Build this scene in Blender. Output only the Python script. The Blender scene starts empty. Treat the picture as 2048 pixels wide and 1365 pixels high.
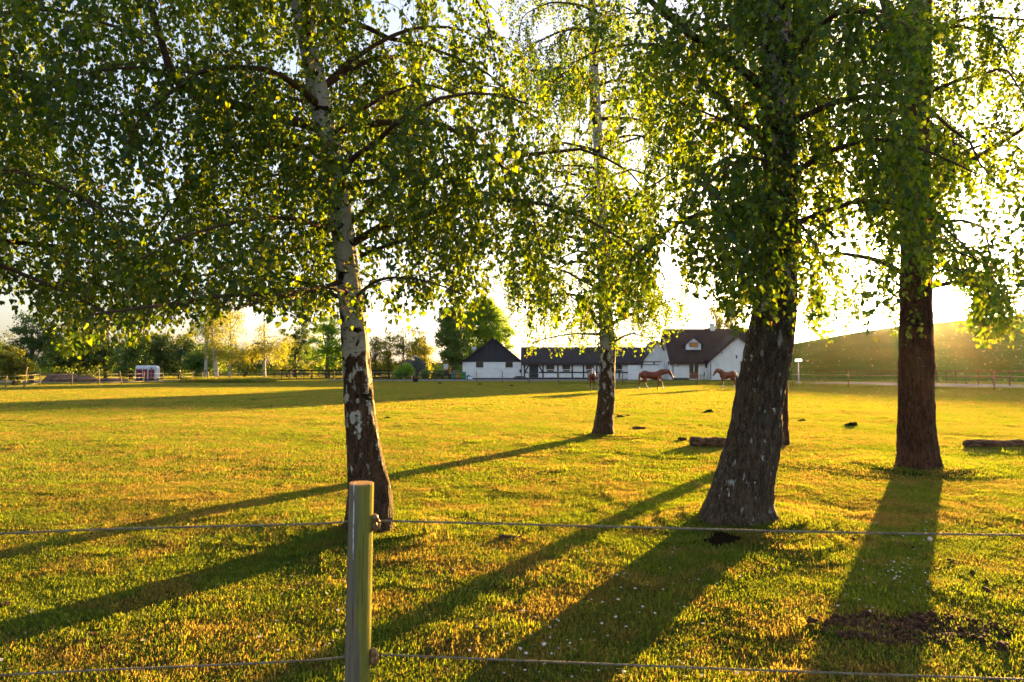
import bpy, bmesh, math, random
import numpy as np
from mathutils import Vector, Matrix, noise as mnoise
R = math.radians
HAZE = 0.000018
PI = math.pi
random.seed(7)
rng = np.random.default_rng(7)
sc = bpy.context.scene
C = sc.collection

# ------------------------------------------------------------------ camera, sky, sun, exposure
CAM_H, F = 1.6, 1365.0
PITCH = math.atan(55.5 / 1365.0)
cam_d = bpy.data.cameras.new('camera')
cam_d.sensor_width = 36.0
cam_d.lens = 36.0 * F / 2048.0
cam_d.clip_start, cam_d.clip_end = 0.05, 6000.0
cam_d.dof.use_dof = True
cam_d.dof.focus_distance = 9.0
cam_d.dof.aperture_fstop = 4.5
cam = bpy.data.objects.new('camera', cam_d)
C.objects.link(cam)
cam.location = (0, 0, CAM_H)
cam.rotation_euler = (PI / 2 + PITCH, 0, 0)
sc.camera = cam

SUN_EL, SUN_AZ = R(4.7), math.atan2(861.0, 1361.0)     # azimuth measured from +Y towards +X
SUN_DIR = Vector((math.sin(SUN_AZ) * math.cos(SUN_EL), math.cos(SUN_AZ) * math.cos(SUN_EL), math.sin(SUN_EL)))
w = bpy.data.worlds.new('World')
sc.world = w
w.use_nodes = True
wn, wl = w.node_tree.nodes, w.node_tree.links
bg = wn['Background']
sky = wn.new('ShaderNodeTexSky')
sky.sky_type = 'NISHITA'
sky.sun_disc = False
sky.sun_elevation = SUN_EL
sky.sun_rotation = SUN_AZ
sky.air_density, sky.dust_density, sky.ozone_density = 1.0, 2.2, 1.3
tc = wn.new('ShaderNodeTexCoord')
dot = wn.new('ShaderNodeVectorMath'); dot.operation = 'DOT_PRODUCT'
dot.inputs[1].default_value = SUN_DIR
wl.new(tc.outputs['Generated'], dot.inputs[0])
def wpow(e, k):
    m = wn.new('ShaderNodeMath'); m.operation = 'MAXIMUM'; m.inputs[1].default_value = 0.0
    wl.new(dot.outputs['Value'], m.inputs[0])
    p = wn.new('ShaderNodeMath'); p.operation = 'POWER'; p.inputs[1].default_value = e
    wl.new(m.outputs[0], p.inputs[0])
    q = wn.new('ShaderNodeMath'); q.operation = 'MULTIPLY'; q.inputs[1].default_value = k
    wl.new(p.outputs[0], q.inputs[0])
    return q
g1, g2 = wpow(2600.0, 900.0), wpow(30.0, 1.5)            # the sun's bright disc of glare, and the bright sky round it
ga = wn.new('ShaderNodeMath'); ga.operation = 'ADD'
wl.new(g1.outputs[0], ga.inputs[0]); wl.new(g2.outputs[0], ga.inputs[1])
gv = wn.new('ShaderNodeVectorMath'); gv.operation = 'SCALE'
gv.inputs[0].default_value = (1.0, 0.80, 0.45)
wl.new(ga.outputs[0], gv.inputs['Scale'])
av = wn.new('ShaderNodeVectorMath'); av.operation = 'ADD'
hs = wn.new('ShaderNodeHueSaturation'); hs.inputs['Saturation'].default_value = 0.58
tn = wn.new('ShaderNodeVectorMath'); tn.operation = 'MULTIPLY'; tn.inputs[1].default_value = (0.93, 0.96, 1.20)
wl.new(sky.outputs[0], tn.inputs[0]); wl.new(tn.outputs[0], hs.inputs['Color'])
wl.new(hs.outputs[0], av.inputs[0]); wl.new(gv.outputs[0], av.inputs[1])
wl.new(av.outputs[0], bg.inputs['Color'])
bg.inputs['Strength'].default_value = 0.075

sun_d = bpy.data.lights.new('sun', 'SUN')
sun_d.energy, sun_d.angle, sun_d.color = 5.0, R(0.5), (1.0, 0.57, 0.14)
sun = bpy.data.objects.new('sun', sun_d)
C.objects.link(sun)
sun.rotation_euler = SUN_DIR.to_track_quat('Z', 'Y').to_euler()
sun.location = (30, 50, 20)
sc.view_settings.view_transform = 'Standard'
sc.view_settings.look = 'None'
sc.view_settings.exposure = 2.95
sc.view_settings.gamma = 1.0
sc.render.engine = 'CYCLES'
cy = sc.cycles
cy.use_denoising = True
cy.max_bounces, cy.diffuse_bounces, cy.glossy_bounces, cy.transmission_bounces = 8, 4, 2, 5
cy.transparent_max_bounces = 4
cy.volume_bounces = 0
cy.sample_clamp_indirect = 6.0

# ------------------------------------------------------------------ pixel <-> place helpers (2048 px wide picture)
cp, sp = math.cos(PITCH), math.sin(PITCH)
def ray(px, py):
    u, v = px - 1024.0, 682.5 - py
    return Vector((u, F * cp - v * sp, v * cp + F * sp))
def P(px, py, D):                                       # the point at distance D along +Y
    r = ray(px, py)
    return Vector((r.x / r.y * D, D, CAM_H + r.z / r.y * D))
def G(px, py):                                          # the point on the ground
    r = ray(px, py)
    t = -CAM_H / r.z
    return Vector((r.x * t, r.y * t, 0.0))
def proj(x, y, z):
    z = z - CAM_H
    dpt = np.maximum(y * cp + z * sp, 0.05)
    v = -y * sp + z * cp
    return 1024.0 + F * x / dpt, 682.5 - F * v / dpt
def X(px, D): return P(px, 738, D).x
def Z(py, D): return P(1024, py, D).z

# ------------------------------------------------------------------ object helpers
def chain_loc(o):
    v = Vector((0, 0, 0))
    while o is not None:
        v += o.location; o = o.parent
    return v
def tag(o, label=None, cat=None, group=None, kind=None):
    if label: o['label'] = label
    if cat: o['category'] = cat
    if group: o['group'] = group
    if kind: o['kind'] = kind
    return o
def empty(name, loc, label, cat, group=None, rz=0.0):
    o = bpy.data.objects.new(name, None)
    C.objects.link(o)
    o.location = loc; o.rotation_euler = (0, 0, rz)
    return tag(o, label, cat, group)
def np_mesh(name, V, flat, sizes, mats, parent=None, smooth=False, attrs=None, matidx=None):
    me = bpy.data.meshes.new(name)
    V = np.asarray(V, dtype=np.float32); flat = np.asarray(flat, dtype=np.int32); sizes = np.asarray(sizes, dtype=np.int32)
    me.vertices.add(len(V)); me.vertices.foreach_set('co', V.ravel())
    me.loops.add(len(flat)); me.loops.foreach_set('vertex_index', flat)
    me.polygons.add(len(sizes))
    st = np.concatenate([[0], np.cumsum(sizes)[:-1]]).astype(np.int32)
    me.polygons.foreach_set('loop_start', st)
    if matidx is not None: me.polygons.foreach_set('material_index', np.asarray(matidx, dtype=np.int32))
    me.update(calc_edges=True)
    me.polygons.foreach_set('use_smooth', np.full(len(sizes), smooth, dtype=bool))
    for k, (dom, arr) in (attrs or {}).items():
        a = me.attributes.new(k, 'FLOAT', dom)
        a.data.foreach_set('value', np.asarray(arr, dtype=np.float32))
    for m in (mats if isinstance(mats, (list, tuple)) else [mats]):
        me.materials.append(m)
    o = bpy.data.objects.new(name, me)
    C.objects.link(o)
    if parent is not None: o.parent = parent
    return o
class MB:
    def __init__(s): s.v, s.f, s.m = [], [], []
    def poly(s, pts, m=0):
        b = len(s.v); s.v += [tuple(p) for p in pts]; s.f.append(tuple(range(b, b + len(pts)))); s.m.append(m)
        return s
    def box(s, x0, x1, y0, y1, z0, z1, m=0, M=None):
        b = len(s.v)
        q = [(x0, y0, z0), (x1, y0, z0), (x1, y1, z0), (x0, y1, z0), (x0, y0, z1), (x1, y0, z1), (x1, y1, z1), (x0, y1, z1)]
        if M is not None: q = [tuple(M @ Vector(p)) for p in q]
        s.v += q
        for f in ((0, 3, 2, 1), (4, 5, 6, 7), (0, 1, 5, 4), (1, 2, 6, 5), (2, 3, 7, 6), (3, 0, 4, 7)):
            s.f.append(tuple(b + i for i in f)); s.m.append(m)
        return s
    def bar(s, a, b_, wd, th, m=0, up=(0, 0, 1)):           # a beam from a to b, wd wide, th along up
        a, b_ = Vector(a), Vector(b_)
        d = (b_ - a); L = d.length; d.normalize(); u = Vector(up)
        r = d.cross(u); 
        if r.length < 1e-4: r = d.cross(Vector((1, 0, 0)))
        r.normalize(); u = r.cross(d).normalized()
        M = Matrix((r, d, u)).transposed().to_4x4(); M.translation = a
        return s.box(-wd / 2, wd / 2, 0, L, -th / 2, th / 2, m, M)
    def prism(s, prof, d0, d1, axis='y', m=0):               # profile of (a,b) extruded along an axis
        b = len(s.v); n = len(prof)
        def mk(a, c, t): return (a, t, c) if axis == 'y' else ((t, a, c) if axis == 'x' else (a, c, t))
        s.v += [mk(a, c, d0) for a, c in prof] + [mk(a, c, d1) for a, c in prof]
        s.f.append(tuple(b + i for i in range(n))); s.m.append(m)
        s.f.append(tuple(b + n + i for i in reversed(range(n)))); s.m.append(m)
        for i in range(n):
            j = (i + 1) % n
            s.f.append((b + i, b + n + i, b + n + j, b + j)); s.m.append(m)
        return s
    def tube(s, pts, rad, n=8, m=0, cap=True, flat=1.0):
        pts = [Vector(p) for p in pts]
        if not hasattr(rad, '__len__'): rad = [rad] * len(pts)
        b = len(s.v); ref = None
        for i, p in enumerate(pts):
            t = (pts[min(i + 1, len(pts) - 1)] - pts[max(i - 1, 0)]).normalized()
            if ref is None: ref = Vector((0, 1, 0)) if abs(t.y) < 0.8 else Vector((1, 0, 0))
            u = (ref - t * ref.dot(t)).normalized(); v = t.cross(u); ref = u
            for k in range(n):
                a = 2 * PI * k / n
                s.v.append(tuple(p + (u * math.cos(a) * flat + v * math.sin(a)) * rad[i]))
        for i in range(len(pts) - 1):
            for k in range(n):
                k2 = (k + 1) % n
                s.f.append((b + i * n + k, b + i * n + k2, b + (i + 1) * n + k2, b + (i + 1) * n + k)); s.m.append(m)
        if cap:
            s.f.append(tuple(b + k for k in reversed(range(n)))); s.m.append(m)
            e = b + (len(pts) - 1) * n
            s.f.append(tuple(e + k for k in range(n))); s.m.append(m)
        return s
    def build(s, name, mats, parent=None, smooth=False, world=True, bevel=0.0):
        o0 = chain_loc(parent) if (parent is not None and world) else Vector((0, 0, 0))
        me = bpy.data.meshes.new(name)
        me.from_pydata([(x - o0.x, y - o0.y, z - o0.z) for x, y, z in s.v], [], s.f)
        me.polygons.foreach_set('material_index', s.m)
        bm = bmesh.new(); bm.from_mesh(me); bmesh.ops.recalc_face_normals(bm, faces=bm.faces)
        bm.to_mesh(me); bm.free()
        if smooth: me.polygons.foreach_set('use_smooth', [True] * len(me.polygons))
        for m in (mats if isinstance(mats, (list, tuple)) else [mats]): me.materials.append(m)
        o = bpy.data.objects.new(name, me)
        C.objects.link(o)
        if parent is not None: o.parent = parent
        if bevel > 0:
            md = o.modifiers.new('bevel', 'BEVEL'); md.width = bevel; md.segments = 2; md.limit_method = 'ANGLE'
        return o

# ------------------------------------------------------------------ materials
class MT:                                                   # a small node-writing helper
    def __init__(s, name):
        s.mat = bpy.data.materials.new(name); s.mat.use_nodes = True
        s.n, s.l = s.mat.node_tree.nodes, s.mat.node_tree.links
        s.n.clear(); s.out = s.n.new('ShaderNodeOutputMaterial')
    def put(s, sock, v):
        if isinstance(v, (int, float)): sock.default_value = v
        elif isinstance(v, tuple):
            sock.default_value = v if len(v) == len(sock.default_value) else (*v, 1.0)
        else: s.l.new(v, sock)
    def pos(s):
        return s.n.new('ShaderNodeNewGeometry').outputs['Position']
    def obj(s):
        return s.n.new('ShaderNodeTexCoord').outputs['Object']
    def attr(s, name):
        a = s.n.new('ShaderNodeAttribute'); a.attribute_name = name; return a.outputs['Fac']
    def scale(s, vec, sx, sy, sz, loc=(0, 0, 0)):
        m = s.n.new('ShaderNodeMapping'); m.inputs['Scale'].default_value = (sx, sy, sz); m.inputs['Location'].default_value = loc
        s.l.new(vec, m.inputs['Vector']); return m.outputs[0]
    def noise(s, vec, scale=5.0, detail=4.0, rough=0.55, dist=0.0):
        t = s.n.new('ShaderNodeTexNoise'); s.l.new(vec, t.inputs['Vector'])
        t.inputs['Scale'].default_value = scale; t.inputs['Detail'].default_value = detail
        t.inputs['Roughness'].default_value = rough; t.inputs['Distortion'].default_value = dist
        return t.outputs['Fac']
    def voro(s, vec, scale=5.0, feature='F1', out='Distance'):
        t = s.n.new('ShaderNodeTexVoronoi'); t.feature = feature; s.l.new(vec, t.inputs['Vector'])
        t.inputs['Scale'].default_value = scale; return t.outputs[out]
    def sep(s, vec, ax):
        t = s.n.new('ShaderNodeSeparateXYZ'); s.l.new(vec, t.inputs[0]); return t.outputs[ax]
    def rng(s, v, a, b, c=0.0, d=1.0):
        t = s.n.new('ShaderNodeMapRange'); t.interpolation_type = 'SMOOTHSTEP'
        s.put(t.inputs['Value'], v); t.inputs['From Min'].default_value = a; t.inputs['From Max'].default_value = b
        t.inputs['To Min'].default_value = c; t.inputs['To Max'].default_value = d
        return t.outputs['Result']
    def math(s, op, a, b=0.0):
        t = s.n.new('ShaderNodeMath'); t.operation = op; s.put(t.inputs[0], a); s.put(t.inputs[1], b); return t.outputs[0]
    def mix(s, f, a, b):
        t = s.n.new('ShaderNodeMix'); t.data_type = 'RGBA'
        s.put(t.inputs['Factor'], f); s.put(t.inputs['A'], a) if False else None
        ia, ib = [i for i in t.inputs if i.name == 'A' and i.type == 'RGBA'][0], [i for i in t.inputs if i.name == 'B' and i.type == 'RGBA'][0]
        s.put(ia, a); s.put(ib, b)
        return [o for o in t.outputs if o.type == 'RGBA'][0]
    def bump(s, h, strength=0.5, dist=0.02):
        t = s.n.new('ShaderNodeBump'); t.inputs['Strength'].default_value = strength; t.inputs['Distance'].default_value = dist
        s.l.new(h, t.inputs['Height']); return t.outputs[0]
    def pbr(s, col, rough=0.8, spec=0.3, nrm=None, metal=0.0, emit=None, es=0.0):
        b = s.n.new('ShaderNodeBsdfPrincipled')
        s.put(b.inputs['Base Color'], col); s.put(b.inputs['Roughness'], rough)
        b.inputs['Specular IOR Level'].default_value = spec; b.inputs['Metallic'].default_value = metal
        if nrm is not None: s.l.new(nrm, b.inputs['Normal'])
        if emit: s.put(b.inputs['Emission Color'], emit); b.inputs['Emission Strength'].default_value = es
        s.l.new(b.outputs[0], s.out.inputs['Surface']); return s.mat
    def leaf(s, dcol, tcol, tfac=0.5, gloss=0.06, grough=0.45):
        d = s.n.new('ShaderNodeBsdfDiffuse'); s.put(d.inputs['Color'], dcol)
        t = s.n.new('ShaderNodeBsdfTranslucent'); s.put(t.inputs['Color'], tcol)
        m = s.n.new('ShaderNodeMixShader'); m.inputs[0].default_value = tfac
        s.l.new(d.outputs[0], m.inputs[1]); s.l.new(t.outputs[0], m.inputs[2])
        g = s.n.new('ShaderNodeBsdfGlossy'); g.inputs['Roughness'].default_value = grough; g.inputs['Color'].default_value = (1, 1, 1, 1)
        m2 = s.n.new('ShaderNodeMixShader'); m2.inputs[0].default_value = gloss
        s.l.new(m.outputs[0], m2.inputs[1]); s.l.new(g.outputs[0], m2.inputs[2])
        s.l.new(m2.outputs[0], s.out.inputs['Surface']); return s.mat
def plain(name, col, rough=0.7, var=0.25, scale=6.0, bump=0.1, spec=0.3, metal=0.0):
    m = MT(name); p = m.obj(); nz = m.noise(p, scale, 5)
    lo = tuple(c * (1 - var) for c in col); hi = tuple(min(1, c * (1 + var)) for c in col)
    return m.pbr(m.mix(m.rng(nz, 0.3, 0.7), lo, hi), rough, spec, m.bump(m.noise(p, scale * 8, 3), bump, 0.01), metal)

def leaf_mat(name, d0, d1, t0, t1, tfac=0.5, gloss=0.06, brown=True):
    m = MT(name); r = m.attr('rnd')
    f = m.rng(r, 0.0, 0.93)
    d, t = m.mix(f, d0, d1), m.mix(f, t0, t1)
    if brown:
        k = m.math('GREATER_THAN', r, 0.955)
        d, t = m.mix(k, d, (0.20, 0.10, 0.03)), m.mix(k, t, (0.35, 0.15, 0.03))
    return m.leaf(d, t, tfac, gloss)
M_LEAF = leaf_mat('birch_leaf', (0.010, 0.046, 0.004), (0.030, 0.085, 0.007), (0.09, 0.20, 0.004), (0.40, 0.50, 0.008), 0.5, 0.02)
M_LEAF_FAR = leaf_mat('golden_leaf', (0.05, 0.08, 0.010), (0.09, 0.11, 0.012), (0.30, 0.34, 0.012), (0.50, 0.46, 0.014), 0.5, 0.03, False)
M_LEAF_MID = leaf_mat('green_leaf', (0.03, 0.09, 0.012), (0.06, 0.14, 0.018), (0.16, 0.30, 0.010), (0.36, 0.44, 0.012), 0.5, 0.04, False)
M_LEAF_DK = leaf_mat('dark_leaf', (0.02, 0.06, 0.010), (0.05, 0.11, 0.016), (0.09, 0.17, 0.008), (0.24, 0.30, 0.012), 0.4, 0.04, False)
M_LEAF_LUSH = leaf_mat('lush_green_leaf', (0.045, 0.14, 0.014), (0.085, 0.21, 0.02), (0.26, 0.46, 0.010), (0.46, 0.60, 0.014), 0.5, 0.02, False)
M_LEAF_GREY = leaf_mat('grey_leaf', (0.10, 0.13, 0.12), (0.17, 0.20, 0.20), (0.08, 0.10, 0.08), (0.14, 0.16, 0.12), 0.3, 0.05, False)

def bark_mat(name, z0, width, paper=(0.50, 0.47, 0.42), brown=(0.115, 0.065, 0.036), dark=(0.022, 0.015, 0.011), fleck=0.0, patch=0.0):
    m = MT(name); p = m.obj(); z = m.sep(p, 2)
    fur = m.noise(m.scale(p, 1, 1, 0.22), 26, 5, 0.65, 0.6)              # vertical furrows
    wv = m.n.new('ShaderNodeTexNoise'); m.l.new(p, wv.inputs['Vector']); wv.inputs['Scale'].default_value = 11; wv.inputs['Detail'].default_value = 4
    wsc = m.n.new('ShaderNodeVectorMath'); wsc.operation = 'SCALE'; m.l.new(wv.outputs['Color'], wsc.inputs[0]); wsc.inputs['Scale'].default_value = 0.10
    wad = m.n.new('ShaderNodeVectorMath'); wad.operation = 'ADD'; m.l.new(p, wad.inputs[0]); m.l.new(wsc.outputs[0], wad.inputs[1])
    crack = m.voro(m.scale(wad.outputs[0], 1, 1, 0.16, (3, 1, 0)), 34, 'DISTANCE_TO_EDGE')
    rough_c = m.mix(m.rng(fur, 0.38, 0.62), dark, brown)
    rough_c = m.mix(m.rng(m.noise(p, 70, 4, 0.7), 0.35, 0.7, 0, 0.45), rough_c, tuple(min(1, q * 1.7) for q in brown))
    rough_c = m.mix(m.math('MULTIPLY', m.rng(crack, 0.0, 0.10, 0.75, 0), m.rng(m.noise(p, 7, 3), 0.40, 0.62)), rough_c, dark)
    # papery bark with thin horizontal marks and black scars
    lent = m.noise(m.scale(p, 1, 1, 7.0), 11, 5, 0.7, 0.8)
    pc = m.mix(m.rng(lent, 0.56, 0.66), paper, (0.20, 0.14, 0.10))
    scar = m.noise(m.scale(p, 1, 1, 2.2, (1.3, 0.2, 4.1)), 3.6, 4, 0.6)
    pc = m.mix(m.rng(scar, 0.57, 0.61), pc, dark)
    big = m.noise(m.scale(p, 1, 1, 0.55, (7, 3, 1)), 9.0, 5, 0.62)
    lvl = m.math('ADD', m.math('MULTIPLY', big, 3.3), m.math('MULTIPLY', m.math('SUBTRACT', z, z0), 1.0 / width))
    f = m.rng(lvl, 1.56, 1.72)
    col = m.mix(f, rough_c, pc)
    if fleck > 0:
        fl = m.noise(m.scale(p, 1, 1, 0.45, (2, 5, 2)), 17, 4, 0.6)
        col = m.mix(m.rng(fl, 0.62 - 0.02 * fleck, 0.70), col, (0.36, 0.37, 0.34))
        col = m.mix(m.rng(m.noise(p, 3.0, 3), 0.55, 0.75, 0, 0.5 if fleck > 0.5 else 0.0), col, (0.11, 0.115, 0.09))
    h = m.math('MULTIPLY', fur, m.math('SUBTRACT', 1.15, f))
    h = m.math('ADD', h, m.math('MULTIPLY', m.math('MULTIPLY', m.rng(crack, 0, 0.16), 0.5), m.math('SUBTRACT', 1.0, f)))
    h = m.math('ADD', h, m.math('MULTIPLY', m.rng(lent, 0.5, 0.66), 0.12))
    h = m.math('SUBTRACT', h, m.math('MULTIPLY', f, -0.25))
    return m.pbr(col, 0.85, 0.2, m.bump(h, 1.0, 0.02))
M_BARK1 = bark_mat('white_birch_bark', 1.5, 1.6, fleck=0.3)
M_BARK2 = bark_mat('mixed_birch_bark', 1.7, 2.8, brown=(0.12, 0.07, 0.036), dark=(0.024, 0.015, 0.010))
M_BARK3 = bark_mat('grey_brown_bark', 4.2, 6.0, fleck=1.0, brown=(0.105, 0.070, 0.045), dark=(0.020, 0.014, 0.010))
M_BARK5 = bark_mat('furrowed_brown_bark', 9.0, 5.0, brown=(0.125, 0.055, 0.028), dark=(0.022, 0.012, 0.008))
M_TWIG = plain('twig_bark', (0.07, 0.04, 0.025), 0.8, 0.3, 20)
M_FARBARK = plain('distant_bark', (0.12, 0.09, 0.065), 0.9, 0.4, 3)
M_PALEBARK = bark_mat('distant_birch_bark', -1.0, 3.0)

# ------------------------------------------------------------------ ground shape
TREE_BASES = [G(738, 1062), G(1205, 870), G(1472, 1050), G(1564, 890), G(1836, 938)]
HOLE = G(1438, 1088)
def gz(x, y):
    x = np.asarray(x, dtype=float); y = np.asarray(y, dtype=float)
    d = np.hypot(x, y)
    fade = np.clip((70 - d) / 40, 0, 1)
    z = 0.013 * np.sin(x * 1.1 + 0.6 * y) * np.sin(y * 0.9 - 0.4 * x) + 0.005 * np.sin(2.3 * x + 1.0) * np.sin(1.9 * y + 0.5) \
        + 0.005 * np.sin(4.1 * x - 1.3 * y) + 0.003 * np.sin(3.3 * y + 2.2 * x + 2.0)
    z = z * fade
    for b, a, s in zip(TREE_BASES, (0.07, 0.05, 0.10, 0.05, 0.07), (0.7, 0.8, 0.9, 0.6, 0.8)):
        z = z + a * np.exp(-((x - b.x) ** 2 + (y - b.y) ** 2) / (s * s))
    z = z - 0.17 * np.exp(-(((x - HOLE.x) / 0.22) ** 2 + ((y - HOLE.y) / 0.30) ** 2))
    return z
def axis(lo, hi, step, far, grow=1.22):
    a = list(np.arange(lo, hi + 1e-6, step)); s = step
    while a[-1] < far: s *= grow; a.append(a[-1] + s)
    s = step
    while a[0] > -far: s *= grow; a.insert(0, a[0] - s)
    return np.array(a)
gx, gy = axis(-11, 11, 0.11, 2500), axis(1.5, 20, 0.11, 2500)
XX, YY = np.meshgrid(gx, gy)
nx, ny = len(gx), len(gy)
V = np.stack([XX.ravel(), YY.ravel(), gz(XX, YY).ravel()], 1)
ii = (np.arange(ny - 1)[:, None] * nx + np.arange(nx - 1)[None, :]).ravel()
Q = np.stack([ii, ii + 1, ii + nx + 1, ii + nx], 1)
m = MT('turf_soil'); p = m.pos()
g1_ = m.noise(p, 0.35, 4); g2_ = m.noise(p, 3.5, 5, 0.65); g3_ = m.noise(p, 42, 3, 0.6)
c = m.mix(m.rng(g1_, 0.35, 0.65), (0.035, 0.055, 0.010), (0.07, 0.075, 0.015))
c = m.mix(m.rng(g2_, 0.5, 0.68), c, (0.065, 0.042, 0.018))
c = m.mix(m.rng(g3_, 0.45, 0.65), c, (0.035, 0.045, 0.012))
hh = m.math('ADD', m.noise(p, 28, 4, 0.7), m.math('MULTIPLY', g2_, 0.8))
m.pbr(c, 1.0, 0.0, m.bump(hh, 1.0, 0.05))
tag(np_mesh('ground', V, Q.ravel(), np.full(len(Q), 4), m.mat, smooth=True), kind='structure')
# ------------------------------------------------------------------ hill on the right and far low hill
def hill_mesh(name, azs, ridge_el, r0, r1, r2, mat, rough=0.0):
    az = np.linspace(R(azs[0]), R(azs[1]), 90)
    el = np.interp(np.degrees(az), [a for a, _ in ridge_el], [e for _, e in ridge_el])
    H = np.maximum(CAM_H + r1 * np.tan(np.radians(el)), 0.0) * np.clip((np.degrees(az) - azs[0]) / 4, 0, 1)
    rr = np.concatenate([np.linspace(r0, r1, 50), np.linspace(r1, r2, 20)[1:]])
    V = []
    for a, h in zip(az, H):
        for r in rr:
            t = np.clip((r - r0) / (r1 - r0), 0, 1)
            s = t * t * (3 - 2 * t) * 0.75 + 0.25 * t if r <= r1 else 1 - 0.6 * ((r - r1) / (r2 - r1)) ** 2
            z = h * s + rough * mnoise.noise(Vector((math.sin(a) * r * .03, math.cos(a) * r * .03, 0)))*t
            V.append((math.sin(a) * r, math.cos(a) * r, z - 0.15 + 0.15 * min(1, t * 8)))
    n, k = len(az), len(rr)
    ii = (np.arange(n - 1)[:, None] * k + np.arange(k - 1)[None, :]).ravel()
    Qh = np.stack([ii, ii + 1, ii + k + 1, ii + k], 1)
    return tag(np_mesh(name, V, Qh.ravel(), np.full(len(Qh), 4), mat, smooth=True), kind='structure')
m = MT('hill_grass'); p = m.pos()
c = m.mix(m.rng(m.noise(m.scale(p, 1, 1, 6), 0.05, 6, 0.7), 0.40, 0.60), (0.030, 0.080, 0.009), (0.052, 0.105, 0.014))
c = m.mix(m.rng(m.noise(m.scale(p, 1, 1, 4), 0.9, 5, 0.7), 0.4, 0.7), c, (0.03, 0.075, 0.010))
m.pbr(c, 1.0, 0.0, m.bump(m.noise(p, 1.6, 5, 0.7), 1.0, 0.4)); M_HILL = m.mat
hill_mesh('hill', (13, 75), [(13, 0.3), (19, 1.0), (22.7, 2.0), (26.4, 2.65), (29.6, 3.1), (33.5, 3.4), (36.9, 3.6), (45, 3.7), (75, 3.0)], 96, 204, 420, M_HILL)
hill_mesh('distant_hill', (-40, 14), [(-40, 0.3), (-12, 0.35), (-5, 0.45), (2, 0.3), (14, 0.2)], 380, 620, 900, M_HILL, 1.5)

# ------------------------------------------------------------------ gravel yard and path
m = MT('gravel'); p = m.pos()
c = m.mix(m.rng(m.noise(p, 8, 5, 0.7), 0.35, 0.65), (0.12, 0.115, 0.115), (0.21, 0.20, 0.195))
M_GRAVEL = m.pbr(m.mix(m.rng(m.noise(p, 0.5, 3), 0.4, 0.7), c, (0.14, 0.125, 0.10)), 0.95, 0.1, m.bump(m.noise(p, 14, 4), 0.8, 0.03))
def sheet(name, pts, mat, z=0.004, sub=24):                # a strip laid on the ground from two edge lines
    a, b = pts
    mb = MB()
    n = len(a)
    for i in range(n - 1):
        mb.poly([(a[i].x, a[i].y, z), (a[i + 1].x, a[i + 1].y, z), (b[i + 1].x, b[i + 1].y, z), (b[i].x, b[i].y, z)])
    return tag(mb.build(name, mat), kind='structure')
V3 = Vector
yard_near = [V3((-28, 97, 0)), V3((-20, 90, 0)), V3((-8, 88.5, 0)), V3((3, 88, 0)), V3((12, 91, 0)), V3((20, 95, 0)), V3((27, 98.0, 0))]
yard_far = [V3((-28, 99, 0)), V3((-20, 101, 0)), V3((-8.5, 106.6, 0)), V3((3, 106.6, 0)), V3((12, 106.6, 0)), V3((20, 99.6, 0)), V3((27, 98.6, 0))]
sheet('gravel_yard', (yard_near, yard_far), M_GRAVEL)
pn = [G(1600, 767.5), G(1660, 768.0), G(1740, 770.0), G(1820, 772.5), G(1900, 774.0), G(2048, 776), G(2300, 780)]
pf = [G(1600, 766.5), G(1660, 764.8), G(1740, 764.8), G(1820, 766.3), G(1900, 767.5), G(2048, 769.5), G(2300, 773)]
sheet('path', (pn, pf), M_GRAVEL)
tn = [G(-150, 766.5), G(0, 766), G(100, 765.5), G(200, 765), G(300, 764), G(370, 763)]
tf = [G(-150, 761.5), G(0, 761.5), G(100, 761), G(200, 761.5), G(300, 762), G(370, 762.2)]
sheet('track', (tn, tf), M_GRAVEL)

# ------------------------------------------------------------------ grass
def blade_mat(name, far=False):
    m = MT(name); p = m.pos(); r = m.attr('rnd')
    big = m.rng(m.noise(p, 0.30, 3), 0.38, 0.62)
    mid = m.rng(m.noise(p, 1.7, 4, 0.6), 0.42, 0.66)
    dc = m.mix(r, (0.018, 0.060, 0.006), (0.040, 0.092, 0.010))
    tcx = m.mix(r, (0.17, 0.26, 0.008), (0.37, 0.42, 0.012))
    dry = m.math('MULTIPLY', m.math('ADD', m.math('MULTIPLY', big, 0.30), m.math('MULTIPLY', mid, 0.50)), 1.0)
    k = m.math('GREATER_THAN', m.math('ADD', dry, m.math('MULTIPLY', r, 0.62)), 0.70 if not far else 0.66)
    dc = m.mix(k, dc, (0.11, 0.078, 0.022)); tcx = m.mix(k, tcx, (0.46, 0.345, 0.05))
    return m.leaf(dc, tcx, 0.58, 0.02, 0.5)
M_BLADE, M_BLADE_FAR = blade_mat('grass_blade'), blade_mat('distant_grass_blade', True)
src = bpy.data.collections.new('grass_patches')            # patches used by the grass layer
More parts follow.
